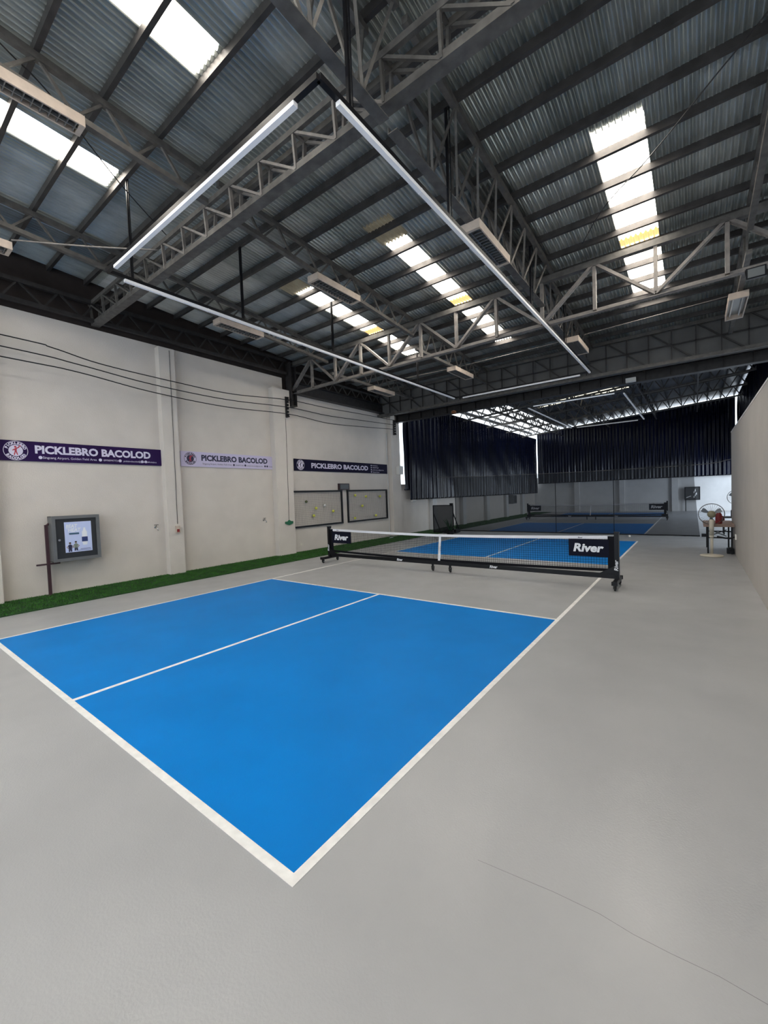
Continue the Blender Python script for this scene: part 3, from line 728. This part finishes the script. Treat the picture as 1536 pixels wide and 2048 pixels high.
def banner(y0, y1, z0, z1, cloth, ink, lab, fig, style):
    x = XL+.03
    r = thing('banner', (XL, (y0+y1)/2, z0), lab, 'banner', 'long banners on the left wall')
    m = MB(); m.box((XL+.002, y0, z0), (x, y1, z1)); build(m, 'printed_panel', cloth, r)
    W = y1-y0; xt = x+.0015
    if style == 0:
        logo(r, y0+.33, (z0+z1)/2, .185, xt, ink, ink, None, fig)
        m = MB(); put_text(m, text_shape('PICKLEBRO BACOLOD', .21, .009, width=W*.71), (xt, y0+.62, z0+.165), RY, UZ); build(m, 'headline_lettering', ink, r)
        m = MB()
        put_text(m, text_shape('Singcang Airport, Golden Field Area', .066, 0, width=.93), (xt, y0+.74, z0+.06), RY, UZ)
        put_text(m, text_shape('09989977240', .055, 0, width=.34), (xt, y0+1.80, z0+.058), RY, UZ)
        put_text(m, text_shape('picklebrobacolod@gmail.com', .055, 0, width=.55), (xt, y0+2.20, z0+.058), RY, UZ)
        put_text(m, text_shape('Picklebro', .05, 0, width=.18), (xt, y1-.32, z0+.058), RY, UZ)
        build(m, 'small_lettering', ink, r)
        for yy in (y0+.70, y0+1.74, y0+2.13, y1-.46, y1-.38):
            m = MB(); disc(m, (yy, z0+.08), .032, xt, 16); build(m, 'contact_icon', ink, r)
    elif style == 1:
        logo(r, y0+.25, (z0+z1)/2+.01, .165, xt, ink, ink, None, fig)
        m = MB(); put_text(m, text_shape('PICKLEBRO BACOLOD', .205, .009, width=W*.70), (xt, y0+.55, z0+.17), RY, UZ); build(m, 'headline_lettering', ink, r)
        m = MB()
        put_text(m, text_shape('Singcang Airport, Golden Field Area', .06, 0, width=.86), (xt, y0+.58, z0+.065), RY, UZ)
        put_text(m, text_shape('09989977240', .05, 0, width=.26), (xt, y0+1.56, z0+.063), RY, UZ)
        put_text(m, text_shape('picklebrobacolod@gmail.com', .05, 0, width=.55), (xt, y0+1.93, z0+.063), RY, UZ)
        put_text(m, text_shape('Picklebro', .045, 0, width=.16), (xt, y0+2.72, z0+.063), RY, UZ)
        build(m, 'small_lettering', ink, r)
        for yy in (y0+1.51, y0+1.88, y0+2.57, y0+2.65):
            m = MB(); disc(m, (yy, z0+.085), .03, xt, 16); build(m, 'contact_icon', ink, r)
    else:
        logo(r, y0+.27, (z0+z1)/2, .17, xt, ink, ink, None, fig)
        m = MB(); put_text(m, text_shape('PICKLEBRO BACOLOD', .23, .009, width=W*.60), (xt, y0+.75, z0+.115), RY, UZ); build(m, 'headline_lettering', ink, r)
        m = MB()
        for k, (t, wd) in enumerate((('Picklebro', .35), ('09989977240', .40), ('picklebrobacolod@gmail.com', .75), ('Singcang Airport', .45))):
            put_text(m, text_shape(t, .06, 0, width=wd), (xt, y1-1.0, z1-.10-.085*k), RY, UZ)
        build(m, 'small_lettering', ink, r)
        for k in range(4):
            m = MB(); disc(m, (y1-1.08, z1-.08-.085*k), .028, xt, 12); build(m, 'contact_icon', ink, r)
banner(.64, 3.70, 2.69, 3.08, MT['purple'], MT['lilac_print'], 'deep purple banner with white lettering, left of the first wall pilaster', MT['red_print'], 0)
banner(4.16, 7.18, 2.70, 3.09, MT['lilac'], MT['dark_print'], 'pale lilac banner with dark lettering between the two wall pilasters', MT['red_print'], 1)
banner(7.88, 12.97, 2.69, 3.08, MT['midnight'], MT['lilac_print'], 'midnight blue banner with white lettering above the framed net boards', MT['dark_print'], 2)

# ------------------------------------------------------------------ framed practice boards with balls
def board(y0, y1, z0, z1, label):
    r = thing('practice_board', (XL, (y0+y1)/2, z0), label, 'board', 'framed net boards on the left wall')
    m = MB(); m.box((XL+.001, y0+.03, z0+.03), (XL+.006, y1-.03, z1-.03)); build(m, 'backing', MT['wall'], r)
    m = MB(); t = .055
    m.box((XL+.002, y0, z0), (XL+.06, y0+t, z1)); m.box((XL+.002, y1-t, z0), (XL+.06, y1, z1)); m.box((XL+.002, y0+t, z0), (XL+.06, y1-t, z0+t)); m.box((XL+.002, y0+t, z1-t), (XL+.06, y1-t, z1)); build(m, 'frame', MT['black'], r)
    m = MB(); k = y0+t
    while k < y1-t: m.box((XL+.042, k, z0+t), (XL+.045, k+.004, z1-t)); k += .062
    k = z0+t
    while k < z1-t: m.box((XL+.042, y0+t, k), (XL+.045, y1-t, k+.004)); k += .062
    build(m, 'netting', MT['steel'], r)
board(7.70, 10.10, .80, 2.03, 'black framed net board beside the second wall pilaster')
board(10.38, 12.88, .80, 2.03, 'black framed net board farther along the left wall')
def pt(u, v):
    """the spot on the left wall that a board's detail occupies"""
    return u, v
BALLS = [(8.28, 1.66, 'ball_dark', 'dark ball high on the nearer framed board'), (8.72, 1.42, 'ball', 'yellow ball near the middle of the nearer framed board'), (8.60, 1.17, 'ball', 'lowest yellow ball on the nearer framed board'),
         (9.55, 1.28, 'ball', 'yellow ball on the right side of the nearer framed board'), (9.14, 1.50, 'wall_far', 'pale ball right of centre on the nearer framed board'), (10.78, 1.82, 'ball', 'yellow ball in the upper left corner of the farther framed board'),
         (11.42, 1.76, 'ball', 'bright yellow ball on the upper middle of the farther framed board'), (12.33, 1.75, 'ball', 'yellow ball in the upper right corner of the farther framed board'), (11.18, 1.40, 'ball', 'yellow ball in the middle of the farther framed board'),
         (10.72, .95, 'ball', 'yellow ball in the lower left corner of the farther framed board'), (12.02, .98, 'ball', 'yellow ball in the lower right corner of the farther framed board')]
for y, z, mm, lab in BALLS:
    m = MB(); m.sphere((XL+.085, y, z), .05 if mm != 'ball_dark' else .045, 12, 8); o = build(m, 'ball', MT[mm], org=(XL+.085, y, z), smooth=True); tag(o, lab, 'ball', 'balls caught in the framed boards')
r = thing('scoreboard_box', (XL+.05, 10.2, 2.03), 'dark maroon box on the wall above the gap between the framed boards', 'box')
m = MB(); m.box((XL+.002, 9.92, 2.035), (XL+.09, 10.46, 2.27)); build(m, 'casing', MT['scoreboard'], r)
m = MB(); m.box((XL+.09, 9.97, 2.07), (XL+.094, 10.41, 2.235)); build(m, 'display_face', MT['cab_back'], r)

# ------------------------------------------------------------------ poster cabinet on a post
def cabinet(y0, y1, z0, z1, xf, label, full=True):
    r = thing('display_cabinet', (XL, (y0+y1)/2, z0), label, 'cabinet')
    xb = XL+.03; t = .06
    m = MB(); m.box((xb, y0, z0), (xb+.01, y1, z1)); m.box((xb, y0, z0), (xf-.02, y0+.012, z1)); m.box((xb, y1-.012, z0), (xf-.02, y1, z1)); m.box((xb, y0, z0), (xf-.02, y1, z0+.012)); m.box((xb, y0, z1-.012), (xf-.02, y1, z1)); build(m, 'casing', MT['cab_grey'], r)
    m = MB(); m.box((xf-.02, y0, z0), (xf+.01, y0+t, z1)); m.box((xf-.02, y1-t, z0), (xf+.01, y1, z1)); m.box((xf-.02, y0+t, z0), (xf+.01, y1-t, z0+t)); m.box((xf-.02, y0+t, z1-t), (xf+.01, y1-t, z1)); d = build(m, 'door_frame', MT['cab_grey'], r)
    m = MB(); m.box((xf-.03, y0+t, z0+t), (xf-.015, y1-t, z1-t)); build(m, 'dark_pane', MT['cab_back'], r)
    if full:
        m = MB(); m.tube([(xf+.01, y0+.10, (z0+z1)/2-.02), (xf+.05, y0+.10, (z0+z1)/2-.02)], .022, 12); build(m, 'lock_knob', MT['chrome'], d)
        m = MB(); m.box((xf+.01, y1-.035, z0+.62), (xf+.022, y1-.005, z0+.76)); m.box((xf+.01, y1-.035, z0+.15), (xf+.022, y1-.005, z0+.29)); build(m, 'hinge', MT['cab_grey'], d)
    return r
xf = -8.72
r = cabinet(1.38, 2.20, .665, 1.585, xf, 'grey steel cabinet with a poster behind its dark pane, fixed to the left wall')
xp = xf-.012
pr = MB(); pr.box((xp-.002, 1.585, .835), (xp, 2.05, 1.455)); po = build(pr, 'poster', MT['poster'], r, label='pale blue drink poster')
xt = xp+.0015
m = MB(); put_text(m, text_shape('BEAT', .10, .003, .15, width=.20), (xt, 1.61, 1.335), RY, UZ); put_text(m, text_shape('HEAT', .10, .003, .15, width=.22), (xt, 1.645, 1.255), RY, UZ); build(m, 'poster_headline', MT['poster_white'], po)
m = MB(); put_text(m, text_shape('THE', .028, .001, width=.05), (xt, 1.615, 1.303), RY, UZ); build(m, 'poster_article', MT['poster_white'], po)
m = MB(); m.prism([(0, 0), (.16, 0), (.17, .018), (.16, .036), (0, .036), (-.01, .018)], (xt-.001, 1.665, 1.195), RY, UZ, .001); build(m, 'poster_pill', MT['poster_teal'], po)
m = MB(); m.prism([(-.035, -.17), (.035, -.17), (.045, -.12), (.045, .10), (.02, .15), (.016, .19), (-.016, .19), (-.02, .15), (-.045, .10), (-.045, -.12)], (xt-.001, 1.925, 1.135), RY, UZ, .001); build(m, 'poster_bottle', MT['poster_white'], po)
m = MB(); m.box((xt, 1.873, 1.035), (xt+.001, 1.977, 1.135)); build(m, 'bottle_label', MT['poster_navy'], po)
m = MB(); m.box((xt, 1.84, .885), (xt+.001, 2.02, .893)); m.box((xt, 1.79, .858), (xt+.001, 2.03, .866)); build(m, 'poster_rule', MT['poster_navy'], po)
for yy, zz, mm in ((1.665, .845, 'dark_print'), (1.765, .86, 'sage_print')):
    m = MB()
    m.prism([(-.03, 0), (-.005, 0), (0, .05), (.005, 0), (.03, 0), (.028, .06), (-.028, .06)], (xt-.001, yy, zz), RY, UZ, .001); build(m, 'figure_shorts', MT['dark_print'], po)
    m = MB(); m.prism([(-.028, .06), (.028, .06), (.035, .13), (.012, .15), (-.012, .15), (-.035, .13)], (xt-.001, yy, zz), RY, UZ, .0012); build(m, 'figure_shirt', MT[mm], po)
    m = MB(); disc(m, (yy, zz+.172), .018, xt+.0004, 14)
    for s in (-1, 1): m.prism([(s*.03, .13), (s*.062, .10), (s*.035, .065), (s*.03, .075), (s*.048, .10), (s*.026, .12)][::s], (xt-.001, yy, zz), RY, UZ, .0011)
    build(m, 'figure_skin', MT['skin_print'], po)
    m = MB(); m.prism([(-.02, .175), (.02, .175), (.014, .195), (-.014, .195)], (xt-.001, yy, zz), RY, UZ, .0018); build(m, 'figure_hair', MT['black'], po)
r = thing('pipe_post', (-8.88, 1.37, 0), 'dark maroon pipe post standing on the turf at the left side of the poster cabinet', 'post')
m = MB(); m.bar((-8.88, 1.33, 0.0), (-8.88, 1.33, 1.42), .05, .05); m.bar((-8.88, 1.33, 1.40), (-8.93, 1.42, 1.47), .03, .03); build(m, 'pipe', MT['rust'], r)
m = MB(); m.bar((-8.88, 1.14, .635), (-8.88, 1.52, .635), .03, .03); build(m, 'cross_arm', MT['rust'], r)
m = MB(); m.box((-8.95, 1.27, 0.0), (-8.81, 1.39, .014)); build(m, 'foot_plate', MT['rust'], r)
cabinet(26.75, 27.45, .90, 1.50, -8.5, 'dark cabinet on the left wall of the far hall under the tarpaulin', False)
r = cabinet_back = thing('framed_sign', (1.3, 33.2, .76), 'dark framed sign on a post against the back wall', 'sign')
m = MB(); m.box((.93, 32.85, .77), (1.70, 32.88, 1.58)); build(m, 'panel', MT['cab_back'], r)
m = MB(); t = .05
m.box((.90, 32.82, .74), (.95, 33.0, 1.61)); m.box((1.68, 32.82, .74), (1.73, 33.0, 1.61)); m.box((.95, 32.82, .74), (1.68, 33.0, .79)); m.box((.95, 32.82, 1.56), (1.68, 33.0, 1.61)); build(m, 'frame', MT['black'], r)
m = MB(); m.bar((.96, 32.95, 0), (.96, 32.95, .76), .05, .05); build(m, 'post', MT['black'], r)
m = MB()
for k in range(5):
    a = .9+.25*k; m.prism([(0, 0), (.06, .02), (.05, .12+.02*k), (.0, .10)], (1.38+.06*(k % 3), 32.845, .88+.10*k), (1, 0, 0), UZ, .002)
m.prism([(0, 0), (.25, .10), (.25, .14), (0, .05)], (1.0, 32.845, .88), (1, 0, 0), UZ, .002)
build(m, 'pale_print', MT['wall_far'], r)

# ------------------------------------------------------------------ small wall items
def faucet(y, z, label, turned=0):
    r = thing('wall_faucet', (XL, y, z), label, 'faucet', 'brass faucets on the left wall')
    m = MB(); m.tube([(XL, y, z), (XL+.09, y, z), (XL+.13, y, z-.02), (XL+.14, y, z-.08)], .013, 8); build(m, 'spout', MT['chrome'], r, smooth=True)
    m = MB(); m.bar((XL+.06, y, z), (XL+.06, y, z+.05), .012, .012); m.bar((XL+.06, y-.05, z+.055), (XL+.06, y+.05, z+.055), .014, .012, up=(1,0,0)); build(m, 'handle', MT['steel'], r)
    m = MB(); m.lathe((XL+.002, y, z), [(.03, 0), (.03, .006), (.015, .012)], 12, 'x'); build(m, 'flange', MT['chrome'], r)
faucet(3.46, 1.20, 'small faucet low on the wall left of the first pilaster')
faucet(6.60, 1.16, 'small faucet low on the wall left of the second pilaster')
r = thing('wall_socket', (-8.8, 3.89, 1.06), 'reddish socket box on the first wall pilaster', 'socket')
m = MB(); m.box((-8.799, 3.84, 1.03), (-8.75, 3.94, 1.20)); build(m, 'box', MT['fixture'], r)
m = MB(); m.box((-8.75, 3.86, 1.05), (-8.745, 3.92, 1.12)); build(m, 'red_face', MT['red'], r)
r = thing('wall_socket', (-8.8, 7.4, 1.0), 'green leaf shaped socket cover on the second wall pilaster', 'socket')
m = MB(); m.prism([(-.16, -.01), (-.07, -.05), (0, -.07), (.06, -.05), (.15, -.02), (.15, .05), (.06, .06), (0, .10), (-.06, .05), (-.15, .05)], (-8.798, 7.41, 1.01), RY, UZ, .03); build(m, 'cover', MT['green'], r)
r = thing('electrical_box', (-8.8, 13.76, 2.65), 'white electrical box on the last wall pilaster beside the tarpaulin', 'box')
m = MB(); m.box((-8.80, 13.40, 2.66), (-8.66, 13.72, 3.02)); build(m, 'housing', MT['white_plastic'], r)
m = MB(); m.box((-8.66, 13.42, 2.68), (-8.65, 13.70, 3.0)); build(m, 'lid', MT['white_plastic'], r)
m = MB(); m.prism([(-.12, -.03), (.10, -.05), (.30, .02), (.10, .05)], (-8.45, 12.3, .045), (0, 1, 0), (-1, 0, 0), .006)
o = build(m, 'paper_scrap', MT['white_print'], org=(-8.45, 12.4, .045)); tag(o, 'white scrap lying on the turf behind the near net', 'paper')
m = MB(); m.sphere((-.37, 15.35, .04), .04, 14, 10); o = build(m, 'ball', MT['white_plastic'], org=(-.37, 15.35, .04), smooth=True); tag(o, 'white ball on the floor beside the foot of the divider netting', 'ball')
r = thing('wall_plug', (XR, 11.58, .47), 'white wall plug with a black cord low on the right wall', 'plug')
m = MB(); m.box((XR-.03, 11.52, .41), (XR-.001, 11.64, .53)); build(m, 'socket', MT['white_plastic'], r)
m = MB(); m.tube([(XR-.03, 11.58, .47), (XR-.12, 11.6, .43), (XR-.2, 11.75, .42), (XR-.34, 11.88, .44)], .02, 8); m.tube([(XR-.08, 11.58, .45), (XR-.07, 11.7, .25), (XR-.08, 11.9, .08), (XR-.1, 12.0, .09)], .006, 6); build(m, 'cord', MT['black'], r)
m = MB(); m.box((2.08, 12.05, 0), (2.215, 12.27, .13)); m.box((2.11, 12.08, .13), (2.19, 12.24, .15)); o = build(m, 'adapter_box', MT['black'], org=(2.14, 12.07, 0)); tag(o, 'small black box on the floor against the right wall by the table leg', 'box')

# ------------------------------------------------------------------ tarpaulin curtains in the far hall
def tarp(name, p0, p1, zb, zt, label, seed, n_pan=1, extra=None):
    rnd = random.Random(seed)
    p0 = Vector(p0); p1 = Vector(p1); L = (p1-p0).length; d = (p1-p0)/L; nrm = Vector((-d.y, d.x, 0))
    r = thing(name, tuple((p0+p1)/2+Vector((0, 0, zb(.5)))), label, 'curtain', 'navy tarpaulin curtains')
    nu = int(L/.035); nv = 14
    ph = [rnd.uniform(0, 6.28) for _ in range(6)]
    m = MB(); V = []
    for j in range(nv+1):
        t = j/nv
        for i in range(nu+1):
            s = L*i/nu
            a = .030*math.sin(2*PI*s/.21+ph[0]+.6*math.sin(s*1.3+ph[1]))+.016*math.sin(2*PI*s/.47+ph[2]+.9*t)+.03*math.sin(s*.8+2.2*t+ph[3])*math.sin(PI*t)
            a += .008*math.sin(14*t+s*3+ph[4])
            z = zb(s/L)+(zt(s/L)-zb(s/L))*t
            p = p0+d*s+nrm*a; V.append((p.x, p.y, z))
    F = [(j*(nu+1)+i, j*(nu+1)+i+1, (j+1)*(nu+1)+i+1, (j+1)*(nu+1)+i) for j in range(nv) for i in range(nu)]
    m.add(V, F); build(m, 'tarpaulin_sheet', MT['tarp'], r, smooth=True)
    m = MB(); m.tube([p0+Vector((0, 0, zt(0))), p1+Vector((0, 0, zt(1)))], .025, 8); build(m, 'top_rail', MT['steel_dark'], r)
    m = MB(); m.tube([p0+Vector((0, 0, zb(0)+.02)), p1+Vector((0, 0, zb(1)+.02))], .03, 8); build(m, 'bottom_pipe', MT['black'], r)
    return r
tarp('tarpaulin_curtain', (-8.7, 14.32, 0), (-8.7, 32.86, 0), lambda t: 1.54, lambda t: 5.86, 'long navy tarpaulin hanging along the left side of the far hall', 3)
tarp('tarpaulin_curtain', (-8.80, 14.0, 0), (-8.80, 14.55, 0), lambda t: 1.98, lambda t: 5.6, 'narrow black tarpaulin strip beside the last wall pilaster', 5)
tarp('tarpaulin_curtain', (3.50, 32.95, 0), (-8.63, 32.95, 0), lambda t: 2.28, lambda t: z2(3.5-12.1*t)-.20, 'wide navy tarpaulin hanging across the back of the far hall', 9)
tarp('tarpaulin_curtain', (3.62, 13.8, 0), (3.62, 32.86, 0), lambda t: 3.2, lambda t: 7.15, 'navy tarpaulin on the right side of the far hall, seen over the right wall', 11)
m = MB(); m.tube([(-8.72, 14.42, 1.5), (-8.72, 14.72, 1.5)], .05, 12); o = build(m, 'roller_cap', MT['white_plastic'], org=(-8.72, 14.5, 1.5)); tag(o, 'white end of a roller pipe under the left tarpaulin corner', 'pipe')

# dark dividing net between the courts
r = thing('divider_netting', (-2.9, 16.15, 0), 'dark see-through netting hanging across the hall between the two courts', 'netting')
m = MB(); nu = 60; V = []
for j in range(9):
    t = j/8
    for i in range(nu+1):
        s = i/nu; x = -7.45+(1.42+7.45)*s
        if s > .985: x += .16*(1-t)**1.5
        y = 16.15+.04*math.sin(9*s*6.28)*(1-t*.5)
        zt = 2.50-.10*math.sin(PI*s); V.append((x, y, .03+(zt-.03)*t))
m.add(V, [(j*(nu+1)+i, j*(nu+1)+i+1, (j+1)*(nu+1)+i+1, (j+1)*(nu+1)+i) for j in range(8) for i in range(nu)])
build(m, 'net_sheet', MT['divider'], r, smooth=True)
m = MB(); m.tube([(-7.45, 16.15, .03)]+[(-7.45+9.03*k/20, 16.15+.04*math.sin(9*k/20*6.28), .025) for k in range(1, 21)], .022, 6); build(m, 'weighted_hem', MT['black'], r)
for x in (-7.45, -3.0, -.95):
    m = MB(); m.tube([(x, 16.15, .03), (x, 16.16, 1.2), (x, 16.15, 2.42)], .012, 6); build(m, 'seam', MT['black_matte'], r)
wire('netting_cable', [(-8.8, 16.15, 2.62), (-7.45, 16.15, 2.51), (-3, 16.15, 2.41), (1.42, 16.15, 2.40), (2.4, 16.15, 2.52), (3.5, 16.15, 2.66)], .010, MT['steel'], 'pale cable that carries the divider netting', 'cable')
m = MB(); m.box((1.62, 16.1, 0), (1.74, 16.22, .10)); o = build(m, 'netting_weight', MT['black'], org=(1.68, 16.16, 0)); tag(o, 'small black weight on the floor at the right end of the divider netting', 'weight')

# practice rebounder frame and plant
r = thing('net_frame', (-7.4, 15.2, 0), 'black net frame standing by the left wall beyond the near court', 'frame')
m = MB(); Y = 15.0
for a, b in (((-7.97, Y, 0.02), (-7.97, Y, 1.24)), ((-6.98, Y, 0.02), (-6.98, Y, 1.24)), ((-7.97, Y, 1.24), (-6.98, Y, 1.24)), ((-7.97, Y, .05), (-6.98, Y, .05)), ((-7.97, Y, .03), (-7.97, Y+.6, .03)), ((-6.98, Y, .03), (-6.98, Y+.6, .03)), ((-7.97, Y+.6, .03), (-7.97, Y, .9)), ((-6.98, Y+.6, .03), (-6.98, Y, .9))):
    m.bar(a, b, .035, .035)
m.cbox((-7.05, Y, 1.27), (.14, .08, .12)); build(m, 'tube_frame', MT['black'], r)
m = MB(); m.box((-7.95, Y-.002, .06), (-7.0, Y+.002, 1.23)); build(m, 'net_sheet', MT['divider'], r)
m = MB(); m.box((-7.55, Y+.15, .0), (-6.95, Y+.5, .16)); build(m, 'base_tray', MT['black'], r)
r = thing('spiky_plant', (-6.85, 14.45, 0), 'dark spiky plant in front of the black net frame', 'plant')
m = MB(); m.lathe((-6.85, 14.45, 0), [(.10, 0), (.14, .02), (.16, .17), (.13, .18)], 16); build(m, 'pot', MT['black'], r)
for k in range(11):
    a = k*2.4; l = .28+.32*((k*7) % 5)/4; dx, dy = math.cos(a), math.sin(a); sp = .10+.26*((k*3) % 4)/3
    if k == 0: l, sp = .85, .03
    p0 = Vector((-6.85+.05*dx, 14.45+.05*dy, .15)); p1 = p0+Vector((dx*sp*.5, dy*sp*.5, l*.6)); p2 = p0+Vector((dx*sp*1.4, dy*sp*1.4, l))
    w_ = Vector((-dy, dx, 0))*.035
    m = MB(); m.add([p0-w_*.6, p0+w_*.6, p1+w_, p1-w_, p2, p1+Vector((dx, dy, 0))*-.012, p0+Vector((dx, dy, 0))*-.012], [(0, 1, 2, 3), (3, 2, 4), (6, 5, 2, 1), (0, 3, 5, 6), (5, 4, 2), (3, 4, 5)]); build(m, 'leaf', MT['plant'], r)

# ------------------------------------------------------------------ table and fans by the right wall
r = thing('side_table', (1.93, 12.6, 0), 'small brown topped table with black legs against the right wall', 'table')
m = MB(); m.box((1.62, 11.85, .68), (2.215, 13.4, .735)); build(m, 'tabletop', MT['wood'], r)
for x, y in ((1.71, 12.0), (2.17, 12.0), (1.71, 13.25), (2.17, 13.25)):
    m = MB(); m.bar((x, y, 0), (x, y, .68), .035, .035); build(m, 'leg', MT['black'], r)
for y, z in ((12.0, .40), (13.25, .45)):
    m = MB(); m.bar((1.71, y, z), (2.17, y, z), .02, .03); build(m, 'cross_bar', MT['black'], r)
m = MB(); m.bar((1.75, 12.6, .38), (2.1, 12.6, .55), .02); m.bar((1.75, 12.6, .55), (2.1, 12.6, .38), .02); build(m, 'brace', MT['black'], r)
r = thing('water_jug', (1.93, 12.2, .735), 'red jug standing on the brown table', 'jug')
m = MB(); m.lathe((1.93, 12.2, .735), [(.062, 0), (.070, .02), (.070, .18), (.060, .24), (.035, .28), (.035, .30)], 20); build(m, 'body', MT['red'], r, smooth=True)
m = MB(); m.tube([(1.99, 12.2, .93), (2.03, 12.2, .90), (2.03, 12.2, .82), (1.99, 12.2, .80)], .010, 6); build(m, 'handle', MT['red'], r)
def fan(x, y, zc, R, label, facing, base=True, colour='beige_plastic', zfoot=0.0):
    """facing: +1 the guard looks away from the camera"""
    r = thing('pedestal_fan', (x, y, zfoot), label, 'fan', 'pedestal fans by the right wall')
    if base:
        m = MB(); m.lathe((x, y, zfoot), [(.02, .0), (.22, .0), (.235, .012), (.22, .03), (.06, .05), (.03, .06)], 32); build(m, 'base', MT[colour], r, smooth=True)
        m = MB(); m.tube([(x, y, zfoot+.05), (x, y, .45)], .030, 14); m.tube([(x, y, .45), (x, y, .50)], .045, 14); m.tube([(x, y, .50), (x, y, zc-.12)], [.042, .052], 14); build(m, 'pole', MT[colour], r, smooth=True)
    else:
        m = MB(); m.tube([(x, y, zfoot), (x, y, zc-.12)], .025, 10); build(m, 'pole', MT['black'], r)
        m = MB(); m.bar((x-.25, y, zfoot+.02), (x+.25, y, zfoot+.02), .04); m.bar((x, y-.25, zfoot+.02), (x, y+.25, zfoot+.02), .04); build(m, 'cross_foot', MT['black'], r)
    yg = y+.14*facing
    m = MB(); m.lathe((x, y-.08*facing, zc), [(.02, 0), (.06, .01*facing), (.085, .05*facing), (.085, .14*facing), (.05, .18*facing)] if facing > 0 else [(.05, -.18), (.085, -.14), (.085, -.05), (.06, -.01), (.02, 0)], 18, 'y'); build(m, 'motor', MT['olive_plastic'] if base else MT[colour], r, smooth=True)
    m = MB()
    for yy, rr in ((yg, R), (yg-.06, R*.97), (yg+.06, R*.97)):
        m.tube([(x+rr*math.cos(2*PI*k/36), yy, zc+rr*math.sin(2*PI*k/36)) for k in range(36)], .006 if rr == R else .003, 6, True)
    for k in range(30):
        a = 2*PI*k/30; c, s = math.cos(a), math.sin(a)
        for sg in (-1, 1): m.tube([(x+.05*c, yg+sg*.085, zc+.05*s), (x+.6*R*c, yg+sg*.08, zc+.6*R*s), (x+R*c, yg, zc+R*s)], .0013, 4)
    build(m, 'guard', MT['steel'], r)
    for k in range(3):
        a0 = .5+2*PI*k/3; V = []
        for i in range(7):
            t = i/6; rr = .05+(R*.86-.05)*t; wd = .25+.30*math.sin(PI*min(1, t*1.1)*.8)
            for s in (-1, 1):
                aa = a0+s*wd*(.55); V.append((x+rr*math.cos(aa), yg+s*.022, zc+rr*math.sin(aa)))
        m = MB(); m.add(V, [(2*i, 2*i+1, 2*i+3, 2*i+2) for i in range(6)]); m.add([(p[0], p[1]+.003, p[2]) for p in V], [(2*i+2, 2*i+3, 2*i+1, 2*i) for i in range(6)]); build(m, 'blade', MT['fan_blade'], r)
    m = MB(); m.lathe((x, yg-.04, zc), [(.01, 0), (.045, .004), (.045, .07), (.01, .075)], 14, 'y'); build(m, 'hub', MT[colour], r)
fan(1.77, 11.52, 1.01, .255, 'beige pedestal fan facing away in front of the brown table', 1)
fan(2.62, 18.0, 1.25, .26, 'white fan partly hidden by the end of the right wall', -1, base=False, colour='white_plastic')
r = thing('back_table', (2.7, 17.6, 0), 'dark table behind the end of the right wall', 'table')
m = MB(); m.box((2.2, 17.0, .56), (3.2, 17.6, .60)); build(m, 'tabletop', MT['black'], r)
for x, y in ((2.24, 17.04), (3.16, 17.04), (2.24, 17.56), (3.16, 17.56)):
    m = MB(); m.bar((x, y, 0), (x, y, .56), .035); build(m, 'leg', MT['black'], r)
m = MB(); m.bar((2.24, 17.04, .45), (3.16, 17.04, .45), .03); build(m, 'rail', MT['black'], r)
m = MB(); m.lathe((2.5, 17.3, .60), [(.06, 0), (.07, .02), (.07, .2), (.04, .26), (.04, .3)], 14); o = build(m, 'thermos', MT['black'], org=(2.5, 17.3, .6), smooth=True); tag(o, 'black flask on the dark table behind the right wall end', 'flask')
# small items hanging on the end beam
m = MB(); m.cbox((-.05, 13.3, 4.93), (.26, .12, .12)); o = build(m, 'lamp_box', MT['white_plastic'], org=(-.05, 13.3, 4.93)); tag(o, 'small white box on the black end beam right of the far light frame', 'lamp')
m = MB(); m.lathe((-5.9, 13.25, 4.80), [(.03, 0), (.10, .02), (.09, .10), (.03, .13)], 14); o = build(m, 'hanging_shade', MT['amber'], org=(-5.9, 13.25, 4.8), smooth=True); tag(o, 'small brown lamp shade hanging from the black end beam', 'lamp')
